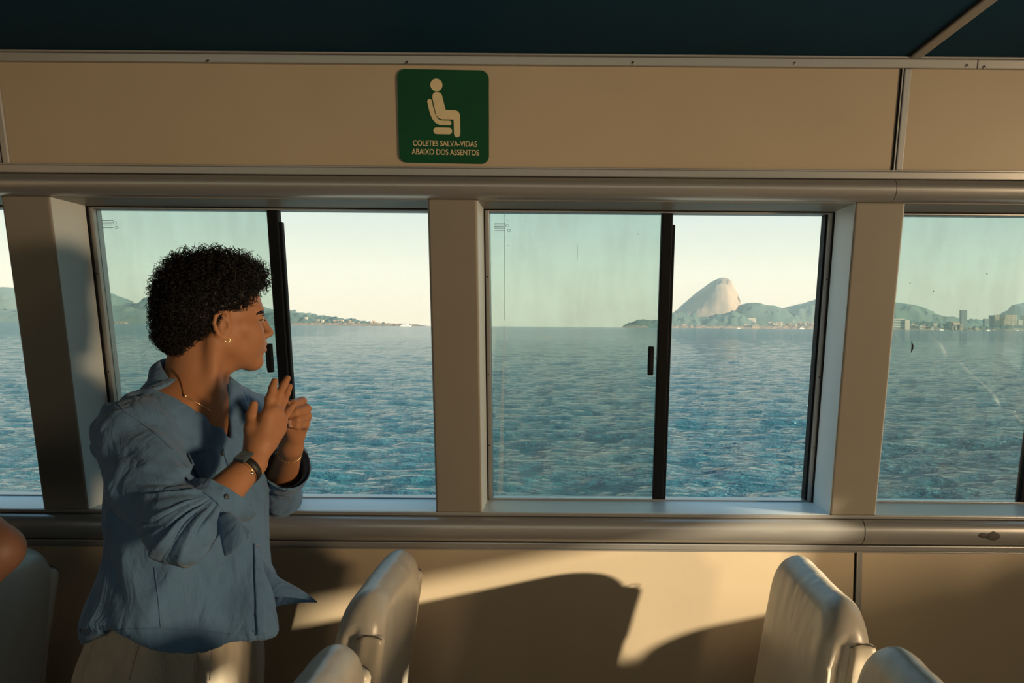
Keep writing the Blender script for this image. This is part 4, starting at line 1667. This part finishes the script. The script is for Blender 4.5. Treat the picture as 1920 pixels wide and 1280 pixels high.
# fan of creases radiating from the crook of the right elbow
piv = PT(398, 925, 1.40)
rel = SV - piv
th = np.arctan2(rel[:, 2], rel[:, 0])
rr_ = np.sqrt(rel[:, 0] ** 2 + rel[:, 2] ** 2)
fan = vnoise(np.stack([th * 9.5 + .6 * vnoise(SV * 30), rr_ * 6, SV[:, 1] * 3], 1))
mask = arm * np.clip((rr_ - .015) / .03, 0, 1) * np.clip((.17 - rr_) / .07, 0, 1)
disp += .0125 * fan * mask
# long soft folds down the upper arm and the body
ax_u = unit(R_EL - R_SH)
lx = SV @ unit(np.cross(ax_u, (0, 1, 0)))
disp += arm * (1 - mask) * .0060 * vnoise(np.stack([lx * 48, SV[:, 1] * 40, hu * 2.2], 1))
disp += arm * .006 * vnoise(np.stack([lx * 12, SV[:, 1] * 12, hu * 7 + lx * 14], 1))
tz = SV[:, 2]
low = np.clip((1.25 - tz) / .25, 0, 1)
c_ = PEL[:2] + (NB - PEL)[:2] * ((tz - PEL[2]) / (NB[2] - PEL[2]))[:, None]
uu = (SV[:, :2] - c_) @ TR[:2]
vv = (SV[:, :2] - c_) @ TF[:2]
ang = np.arctan2(uu, vv)
tor = 1 - arm
disp += tor * low * .020 * vnoise(np.stack([ang * 2.6 + tz * 5, tz * 4.5, 0 * tz + 3], 1))
disp += tor * low * .012 * vnoise(np.stack([ang * 5 - tz * 14, tz * 9, 0 * tz + 8], 1))
disp += tor * (1 - low) * .0070 * vnoise(np.stack([ang * 4 + tz * 16, tz * 6 - ang * 1.5, 0 * tz + 5], 1))
disp += tor * .0022 * vnoise(SV * (60, 60, 16))
SV = SV + SN * disp[:, None]
SV = smooth_mesh(SV, SQ, 1, .4)
o_shirt = fast_mesh('shirt', SV, SQ, M_linen)
attach(o_shirt, person)
o_shirt['label'] = 'crumpled open-necked blue linen shirt'
SB = bvh_of(SV, SQ)
BB = bvh_of(BV, BQ)


def hit(px, py, tree, lift=0.0):
    o_ = Vector((0, 0, EYE))
    d_ = (Vector(PT(px, py, 1.0)) - o_).normalized()
    loc, nrm, i_, dist = tree.ray_cast(o_, d_)
    if loc is None:
        return None, None
    if nrm.dot(d_) > 0:
        nrm = -nrm
    return np.array(loc + nrm * lift), np.array(nrm)


def patch(name, quad, tree, lift, mat, parent, nu=14, nv=10, thick=.0022):
    """small cloth patch laid on a surface between four corner pixels"""
    V = []
    for j in range(nv + 1):
        for i in range(nu + 1):
            s, t_ = i / nu, j / nv
            p = (np.array(quad[0]) * (1 - s) + np.array(quad[1]) * s) * (1 - t_) + (np.array(quad[3]) * (1 - s) + np.array(quad[2]) * s) * t_
            h_, n_ = hit(p[0], p[1], tree, lift)
            if h_ is None:
                h_ = V[-1]
            V.append(h_)
    Fq = [(j * (nu + 1) + i, j * (nu + 1) + i + 1, (j + 1) * (nu + 1) + i + 1, (j + 1) * (nu + 1) + i) for j in range(nv) for i in range(nu)]
    o = mesh(name, V, Fq, mat, None, True)
    sd = o.modifiers.new('thickness', 'SOLIDIFY')
    sd.thickness = thick
    sd.offset = 0
    o.parent = parent
    return o


def line_on(name, pix, tree, lift, r, mat, parent, n=5):
    P = []
    for a, b_ in zip(pix[:-1], pix[1:]):
        m = max(2, int(math.hypot(b_[0] - a[0], b_[1] - a[1]) / 4))
        for k in range(m):
            h_, _ = hit(a[0] + (b_[0] - a[0]) * k / m, a[1] + (b_[1] - a[1]) * k / m, tree, lift)
            if h_ is not None:
                P.append(h_)
    if len(P) > 2:
        o = MB().add(tube(P, r, n)).build(name, mat, None, True)
        o.parent = parent
        return o


patch('breast_pocket', [(350, 852), (397, 846), (404, 902), (374, 900)], SB, .003, M_linen, o_shirt)
line_on('seam', [(290, 1062), (296, 1110), (302, 1180)], SB, .0005, .0016, M_linen, o_shirt)
line_on('seam', [(212, 745), (232, 770), (262, 790), (300, 820), (330, 850)], SB, .0005, .0016, M_linen, o_shirt)
line_on('seam', [(178, 1188), (230, 1180), (300, 1178), (380, 1182), (440, 1190)], SB, .0005, .0015, M_linen, o_shirt)


def button(px, py, tree, parent):
    h_, n_ = hit(px, py, tree, .002)
    if h_ is None:
        return
    qn = Vector(n_).to_track_quat('Z', 'Y').to_matrix()
    v, f = uvsphere((0, 0, 0), (.0052, .0052, .0018), 14, 6)
    V = [np.array(qn @ Vector(p)) + h_ for p in v]
    o = mesh('button', V, f, M_button, None, True)
    o.parent = parent


# --- collar: band standing round the neck and a leaf folded down over it
NU, NVv = 44, 8
CV, CF = [], []
for i in range(NU + 1):
    ph = math.radians(-150 + 265 * i / NU)
    w = max(abs(ph) / math.radians(150), (math.degrees(ph) - 15) / 100)
    rad_u, rad_v = .071, .072
    cen = NB + TF * .000
    dirv = -TF * math.cos(ph) * rad_v + TR * math.sin(ph) * rad_u
    ztop = 1.524 - .085 * w ** 2.2
    top = np.array((cen[0] + dirv[0], cen[1] + dirv[1], ztop))
    out = unit(np.array((dirv[0], dirv[1], 0)))
    base = top - U * (.026 + .010 * w) - out * .004
    fall = .044 + .024 * w ** 4
    spread = .026 + .014 * w ** 2
    edge = top + out * spread - U * fall + (TF * .012 * w ** 4)
    for j in range(NVv + 1):
        t_ = j / NVv
        if t_ < .35:
            p = base + (top - base) * (t_ / .35)
        else:
            s = (t_ - .35) / .65
            p = top + (edge - top) * s + (out * .010 + U * .004) * math.sin(s * math.pi) * .8
        p = p + out * (.0025 * math.sin(i * .9 + j) * t_)
        CV.append(p)
for i in range(NU):
    for j in range(NVv):
        a = i * (NVv + 1) + j
        CF.append((a, a + 1, a + NVv + 2, a + NVv + 1))
o_col = mesh('collar', CV, CF, M_linen, None, True)
sd = o_col.modifiers.new('thickness', 'SOLIDIFY')
sd.thickness = .0028
o_col.modifiers.new('sub', 'SUBSURF').render_levels = 1
attach(o_col, person)
o_col.parent = o_shirt
o_col.matrix_parent_inverse = Matrix()

# --- front edge of the shirt (button band) and the blown-out corner of the other side
patch('button_band', [(474, 1020), (486, 1024), (500, 1188), (482, 1190)], SB, .003, M_linen, o_shirt, 5, 20)
line_on('button_band', [(417, 842), (428, 872), (440, 905)], SB, .001, .0028, M_linen, o_shirt)


def cloth(name, rows_, mat, parent, thick=.003, sub=2):
    """cloth sheet through rows of control points"""
    R_ = [np.array(r_) for r_ in rows_]
    nv_, nu_ = len(R_), len(R_[0])
    V = [p for r_ in R_ for p in r_]
    Fq = [(j * nu_ + i, j * nu_ + i + 1, (j + 1) * nu_ + i + 1, (j + 1) * nu_ + i) for j in range(nv_ - 1) for i in range(nu_ - 1)]
    o = mesh(name, V, Fq, mat, None, True)
    m = o.modifiers.new('sub', 'SUBSURF')
    m.levels = m.render_levels = sub
    m.boundary_smooth = 'PRESERVE_CORNERS'
    sd = o.modifiers.new('thickness', 'SOLIDIFY')
    sd.thickness = thick
    sd.offset = 0
    o.parent = parent
    return o


cloth('front_corner', [
    [PT(476, 1010, 1.74), PT(487, 1030, 1.735), PT(494, 1052, 1.73), PT(510, 1075, 1.725), PT(530, 1088, 1.72)],
    [PT(478, 1045, 1.725), PT(492, 1066, 1.705), PT(512, 1086, 1.70), PT(538, 1096, 1.70), PT(562, 1104, 1.705)],
    [PT(480, 1085, 1.71), PT(498, 1098, 1.685), PT(526, 1108, 1.685), PT(556, 1113, 1.69), PT(582, 1118, 1.70)],
    [PT(482, 1122, 1.70), PT(502, 1118, 1.68), PT(532, 1119, 1.68), PT(562, 1121, 1.69), PT(595, 1128, 1.70)]], M_linen, o_shirt)
cloth('front_corner_lining', [
    [PT(480, 1100, 1.74), PT(505, 1106, 1.72), PT(535, 1112, 1.715), PT(570, 1119, 1.71), PT(592, 1127, 1.702)],
    [PT(482, 1125, 1.735), PT(505, 1128, 1.715), PT(535, 1128, 1.71), PT(565, 1127, 1.707), PT(593, 1128, 1.702)],
    [PT(484, 1150, 1.73), PT(503, 1140, 1.71), PT(530, 1134, 1.71), PT(560, 1129, 1.706), PT(594, 1129, 1.702)]], M_linen, o_shirt)
# --- rolled cuffs


def cuff(name, a, b_, ra, rb, cutn, cutp, lo, hi, thick=.006, sq=None):
    ax = unit(b_ - a)

    def fn(P):
        h = (P - a) @ ax
        L = np.linalg.norm(b_ - a)
        t_ = h / L
        d = P - a - h[:, None] * ax
        sag = np.array((0, 0, -1.0)) - ax * np.array((0, 0, -1.0)).dot(ax)
        down = d @ unit(sag)
        r_ = np.sqrt((d * d).sum(1)) - (ra + (rb - ra) * t_ + np.clip(down, 0, 1) * (sq or 0) * np.clip(t_, 0, 1))
        s = np.maximum(r_, -(r_ + thick)) * .85
        s = np.maximum(s, -h)
        return np.maximum(s, (P - cutp) @ unit(cutn))
    V, Q = coarse_mesh(fn, np.array(lo), np.array(hi), .0028)
    N_ = vert_normals(V, Q)
    V = V + N_ * (.004 * fbm(V * 22, 3))[:, None]
    V = smooth_mesh(V, Q, 1)
    o = fast_mesh(name, V, Q, M_linen)
    o.parent = o_shirt
    return V, Q


ca, cb = R_EL + FO * .28, R_EL + FO * .62
CVr, CQr = cuff('cuff', ca, cb, .053, .055, unit(FO) + np.array((0, 0, .55)) * 1.0, R_EL + FO * .53 + np.array((0, 0, .0)), cb - .15, cb + .15, sq=.35)
CB = bvh_of(CVr, CQr)
button(424, 931, CB, o_shirt)
button(414, 782, SB, o_shirt)
button(416, 850, SB, o_shirt)
button(466, 1000, SB, o_shirt)
ca, cb = L_EL + L_FO * .42, L_EL + L_FO * .80
cuff('cuff', ca, cb, .056, .060, unit(L_FO) + np.array((.35, 0, .1)), L_EL + L_FO * .72, cb - .15, cb + .15, sq=.25)
cloth('cuff_flap', [
    [PT(408, 968, 1.425), PT(420, 958, 1.425), PT(434, 962, 1.425), PT(446, 972, 1.43)],
    [PT(412, 995, 1.412), PT(428, 982, 1.410), PT(446, 982, 1.412), PT(462, 990, 1.42)],
    [PT(416, 1020, 1.405), PT(432, 1008, 1.400), PT(450, 1002, 1.402), PT(474, 1001, 1.41)],
    [PT(422, 1042, 1.405), PT(434, 1038, 1.400), PT(448, 1026, 1.400), PT(468, 1008, 1.41)]], M_linen, o_shirt)

# --- trousers and shoes
tr = SDF()


def hips(P):
    z = P[:, 2]
    c = PEL[:2] + np.array((0.010, 0.0))
    d = P[:, :2] - c
    u, v = d @ TR[:2], d @ TF[:2]
    a = np.interp(z, [.70, .80, .90, 1.0, 1.04], [.185, .188, .182, .165, .15])
    b_ = np.interp(z, [.70, .80, .90, 1.0, 1.04], [.135, .140, .138, .122, .11])
    r_ = (np.abs(u / a) ** 2.4 + np.abs(v / b_) ** 2.4) ** (1 / 2.4)
    return np.maximum((r_ - 1) * np.minimum(a, b_) * .9, np.maximum(.74 - z, z - 1.03))


tr.fn(hips, PEL, .6, .02)
for s_, df_ in ((1, .03), (-1, -.02)):
    hip = PEL + TR * .095 * s_ - U * .10
    knee = PEL + TR * .11 * s_ + TF * df_ - U * .45
    ank = PEL + TR * .115 * s_ + TF * df_ - U * .83
    tr.chain([hip, knee, ank], [.105, .090, .085], .05)
    for q_, rr2 in ((0, 1),):
        pass
TV, TQ = tr.mesh((-1.25, 1.40, .04), (-.50, 2.02, 1.06), .008)
TN = vert_normals(TV, TQ)
an = np.arctan2((TV[:, :2] - PEL[:2]) @ TR[:2], (TV[:, :2] - PEL[:2]) @ TF[:2])
TV = TV + TN * (.008 * vnoise(np.stack([an * 4 + TV[:, 2] * 2, TV[:, 2] * 3, 0 * an + 2], 1)) + .004 * vnoise(np.stack([an * 9, TV[:, 2] * 6, 0 * an], 1)))[:, None]
TV[:, 2] = np.maximum(TV[:, 2], .045)
o_tr = fast_mesh('trousers', TV, TQ, M_trouser)
attach(o_tr, person)
o_tr['label'] = 'loose beige linen trousers'
TB = bvh_of(TV, TQ)
line_on('crease', [(398, 1195), (397, 1230), (393, 1279)], TB, .0005, .0022, M_trouser, o_tr)
line_on('pocket_edge', [(262, 1205), (250, 1240), (240, 1279)], TB, .0005, .0024, M_trouser, o_tr)
for s_, df_ in ((1, .03), (-1, -.02)):
    c = PEL + TR * .115 * s_ + TF * (df_ + .05)
    sh = SDF().ell((c[0], c[1], .042), (.135, .045, .042), np.array([TF, TR, U]), 0).ell(tuple(np.array((c[0], c[1], .06)) - TF * .06), (.06, .042, .05), np.array([TF, TR, U]), .03)
    V, Q = sh.mesh(c * (1, 1, 0) - (.2, .2, .02), c * (1, 1, 0) + (.2, .2, .16), .01)
    V[:, 2] = np.maximum(V[:, 2], 0.001)
    attach(fast_mesh('shoe', V, Q, M_shoe), person)

# --- necklace on the skin
nk = []
pix = [(322, 692), (330, 700), (337, 711), (341, 724), (343, 738), (347, 744), (358, 750), (372, 757), (386, 765), (398, 773)]
for a, b_ in zip(pix[:-1], pix[1:]):
    for k in range(4):
        h_, n_ = hit(a[0] + (b_[0] - a[0]) * k / 4, a[1] + (b_[1] - a[1]) * k / 4, BB, .0012)
        if h_ is not None:
            nk.append(h_)
back = []
for ph in np.linspace(175, -20, 12):
    a = math.radians(ph)
    g = NB + U * .02 + TF * .075 * math.cos(a) - TR * .075 * math.sin(a)
    l_, n_, _, _ = BB.find_nearest(Vector(g))
    back.append(np.array(l_ + n_ * .0012))
P_ = nk
o_nk = MB().add(tube(P_, .0011, 5)).build('necklace', M_gold, None, True)
attach(o_nk, person)
h_, n_ = hit(347, 744, BB, .003)
if h_ is not None:
    MB().add(uvsphere(h_, .0035, 10, 7)).build('charm', M_gold, o_nk, True)

# --- watch and bracelets


def ring_on(axis_a, axis_b, t_, r, w, name, mat, lift=0.0, tiltv=(0, 0, 0), n=32, flatw=None):
    ax = unit(unit(axis_b - axis_a) + np.array(tiltv))
    c = axis_a + (axis_b - axis_a) * t_
    e1 = unit(np.cross(ax, (0, 0, 1.0)))
    e2 = np.cross(ax, e1)
    pts = []
    for k in range(n):
        q_ = 2 * math.pi * k / n
        d_ = e1 * math.cos(q_) + e2 * math.sin(q_)
        l_, nn, _, dist = BB.ray_cast(Vector(c + d_ * .08), Vector(-d_))
        rad = r if l_ is None else float(np.linalg.norm(np.array(l_) - c))
        rad = min(max(rad, .016), .045) + lift
        pts.append((c + d_ * rad, d_))
    if flatw is None:
        v, f = tube([p for p, _ in pts], w, 6, True)
    else:
        v, f = [], []
        for p, d_ in pts:
            v += [p - ax * flatw, p + ax * flatw, p + ax * flatw * .85 + d_ * w, p - ax * flatw * .85 + d_ * w]
        for k in range(n):
            j = (k + 1) % n
            for a in range(4):
                b_ = (a + 1) % 4
                f.append((k * 4 + a, k * 4 + b_, j * 4 + b_, j * 4 + a))
    o = mesh(name, v, f, mat, None, True)
    return o, c, ax, pts


o_w, c, ax, pts = ring_on(R_EL, R_WR, .900, .03, .0022, 'watch_strap', M_strap, .0006, flatw=.0075)
watch = empty('watch')
watch.location = (0, 0, 0)
attach(watch, person)
o_w.parent = watch
tgt = PT(451, 862, 1.53)
best = min(pts, key=lambda pd: np.linalg.norm(pd[0] - tgt))
d_ = best[1]
sd_ = np.cross(ax, d_)
cc = best[0] + d_ * .0040
Rm = np.array([ax, sd_, d_])


def obox(name, c0, half, axes, mat, parent, bv=.001):
    V = []
    for sz in (-1, 1):
        for sx, sy in ((-1, -1), (1, -1), (1, 1), (-1, 1)):
            V.append(c0 + axes[0] * half[0] * sx + axes[1] * half[1] * sy + axes[2] * half[2] * sz)
    o = mesh(name, V, HEX, mat, parent)
    fix_normals(o)
    bevel(o, bv)
    return o


obox('watch_case', cc, (.0155, .0125, .0036), Rm, M_dial, watch, .002)
obox('watch_glass', cc + d_ * .0038, (.0130, .0102, .0004), Rm, material('watch_crystal', (0.16, 0.20, 0.22), 0.12, noise=.3, nscale=200), watch, .0003)
o_b, c2, ax2, pts2 = ring_on(R_EL, R_WR, .845, .03, .0008, 'bracelet', M_gold, .0012, (0, 0, .10))
attach(o_b, person)
tgt = PT(471, 884, 1.52)
bp_ = min(pts2, key=lambda pd: np.linalg.norm(pd[0] - tgt))[0]
MB().add(tube([bp_, bp_ - U * .005], .0007, 5)).add(uvsphere(bp_ - U * .008, .0036, 10, 7)).build('charm', M_steel, o_b, True)
o_b2, c2, ax2, pts2 = ring_on(L_EL, L_WR, .93, .03, .0009, 'bracelet', M_gold, .0012, (0, 0, -.2))
attach(o_b2, person)
tgt = PT(551, 843, 1.75)
bp_ = min(pts2, key=lambda pd: np.linalg.norm(pd[0] - tgt))[0]
MB().add(uvsphere(bp_, .0022, 8, 6)).build('charm', M_gold, o_b2, True)

# --- finger nails that face the camera
for P_, r_ in (lf[3], lf[2]):
    tip, prev = P_[3], P_[2]
    ax = unit(tip - prev)
    camd = unit(np.array((0, 0, EYE)) - tip)
    nrm = unit(camd - ax * camd.dot(ax))
    sd_ = np.cross(ax, nrm)
    v, f = uvsphere((0, 0, 0), 1, 12, 8)
    V = [tip + ax * (.0015 + p[0] * .0055) + sd_ * p[1] * .0052 + nrm * (r_[3] - .0012 + p[2] * .0016) for p in v]
    o = mesh('fingernail', V, f, M_nail, None, True)
    attach(o, person)

# --- near eyebrow and lashes, laid on the skin
br = [hit(x, y, BB, .0006)[0] for x, y in ((480, 589.5), (484, 587), (488, 585.2), (492, 584.5), (496, 585), (499.5, 586.5))]
br = [p for p in br if p is not None]
attach(MB().add(tube(br, list(np.interp(np.linspace(0, 1, len(br)), [0, .5, 1], [.0012, .0036, .0042])), 7)).build('eyebrow', M_hair, None, True), person)
la = [hit(x, y, BB, .0004)[0] for x, y in ((486.5, 600.5), (489, 599.4), (492, 599), (495, 599.6), (497.5, 600.6))]
la = [p for p in la if p is not None]
if len(la) > 2:
    attach(MB().add(tube(la, .0016, 6)).build('eyelash_line', M_hair, None, True), person)

# ------------------------------------------------------------------ seated passenger at the left edge: only a bent elbow reaches into the picture
M_skin2 = material('skin_deep', (0.20, 0.10, 0.065), 0.55, spec=0.35, noise=0.12, nscale=14, sss=0.08)
M_dark = material('dark_tshirt', (0.03, 0.035, 0.045), 0.9, noise=0.2, nscale=30)
pas = empty('person', (-1.72, 1.46, 0))
tag(pas, 'seated person at the left edge with only a bare bent elbow in view', 'person')
el = PT(-6, 1032, 1.46)
sho = el + np.array((-.215, .03, .150))
wri = el + np.array((-.150, -.02, -.185))
b2 = SDF()
b2.chain([sho, sho * .5 + el * .5, el], [.056, .050, .043], .02)
b2.chain([el, el * .6 + wri * .4, wri], [.043, .043, .028], .018)
hx = np.array((-1.74, 1.62, 1.38))
hA = np.array([(-1, 0, 0), (0, 1, 0), (0, 0, 1.0)])
b2.ell(hx + (.012, 0, .03), (.098, .077, .092), hA, 0)
b2.ell(hx + (-.03, 0, -.05), (.060, .056, .074), hA, .02)
b2.cap(hx + (-.09, 0, .01), hx + (-.112, 0, -.035), .008, .011, .01)
b2.ell(hx + (-.08, 0, -.068), (.022, .026, .018), hA, .012)
b2.cap(hx + (-.076, 0, -.10), hx + (-.07, 0, -.104), .018, .018, .016)
for s_ in (-1, 1):
    b2.ell(hx + (.012, .078 * s_, -.014), (.018, .007, .030), hA, .008)
    b2.ell(hx + (-.095, .032 * s_, .0), (.010, .012, .010), hA, .012, True)
b2.cap(hx + (.03, 0, -.07), (-1.70, 1.62, 1.20), .054, .060, .03)
b2.ell((-1.70, 1.62, 1.05), (.10, .17, .17), hA, .04)
b2.ell((-1.69, 1.62, .78), (.11, .16, .22), hA, .05)
b2.cap((-1.70, 1.60, 1.17), sho, .055, .056, .03)
b2.cap((-1.70, 1.64, 1.17), (-1.70, 1.83, 1.12), .055, .056, .03)
b2.chain([(-1.70, 1.83, 1.12), (-1.74, 1.86, .86), (-1.95, 1.80, .72)], [.054, .043, .030], .02)
for s_ in (-1, 1):
    b2.chain([(-1.70, 1.62 + .09 * s_, .60), (-2.08, 1.62 + .10 * s_, .58), (-2.10, 1.62 + .10 * s_, .10)], [.085, .062, .042], .03)
# hand of the bent arm, resting on the lap side
pal = wri + np.array((-.055, .02, -.045))
b2.cap(wri, pal, .026, .030, .015)
for k in range(4):
    st = pal + np.array((-.012 + .0 * k, -.030 + .020 * k, -.012))
    b2.chain([st, st + np.array((-.028, .002 * k, -.022)), st + np.array((-.034, .003 * k, -.050 + .004 * abs(k - 1.5)))], [.0105, .0095, .0080], .005)
b2.chain([wri + np.array((-.02, -.018, -.012)), pal + np.array((.012, -.034, -.020)), pal + np.array((.004, -.040, -.048))], [.014, .011, .009], .008)
V, Q = b2.mesh((-2.2, 1.35, .0), (-1.0, 1.95, 1.56), .008)
o = fast_mesh('body', V, Q, M_skin2)


def attach2(o):
    o.parent = pas
    o.matrix_parent_inverse = Matrix.Translation(-Vector(pas.location))
    return o


attach2(o)
sh2 = SDF()
sh2.ell((-1.70, 1.62, 1.05), (.115, .185, .18), hA, 0)
sh2.ell((-1.69, 1.62, .78), (.125, .175, .22), hA, .05)
sh2.cap((-1.70, 1.60, 1.165), sho * .75 + el * .25, .066, .068, .03)
sh2.cap((-1.70, 1.64, 1.165), (-1.71, 1.84, 1.02), .066, .064, .03)
V, Q = sh2.mesh((-1.95, 1.38, .5), (-1.1, 1.98, 1.32), .010)
attach2(fast_mesh('tshirt', V, Q, M_dark))
tr2 = SDF()
for s_ in (-1, 1):
    tr2.chain([(-1.70, 1.62 + .09 * s_, .60), (-2.08, 1.62 + .10 * s_, .58), (-2.10, 1.62 + .10 * s_, .10)], [.100, .078, .066], .04)
V, Q = tr2.mesh((-2.22, 1.38, .0), (-1.52, 1.88, .75), .012)
V[:, 2] = np.maximum(V[:, 2], .05)
attach2(fast_mesh('trousers', V, Q, M_dark))
hr = SDF().ell(hx + (.016, 0, .045), (.105, .086, .092), hA, 0).fn(lambda P: (P[:, 2] - hx[2] - np.interp(P[:, 0] - hx[0], [-.12, -.05, .0, .05, .12], [.07, .055, .01, -.04, -.06])), hx, .3, .01, True)
V, Q = hr.mesh(hx - .16, hx + .18, .008)
attach2(fast_mesh('hair', V, Q, M_hair))
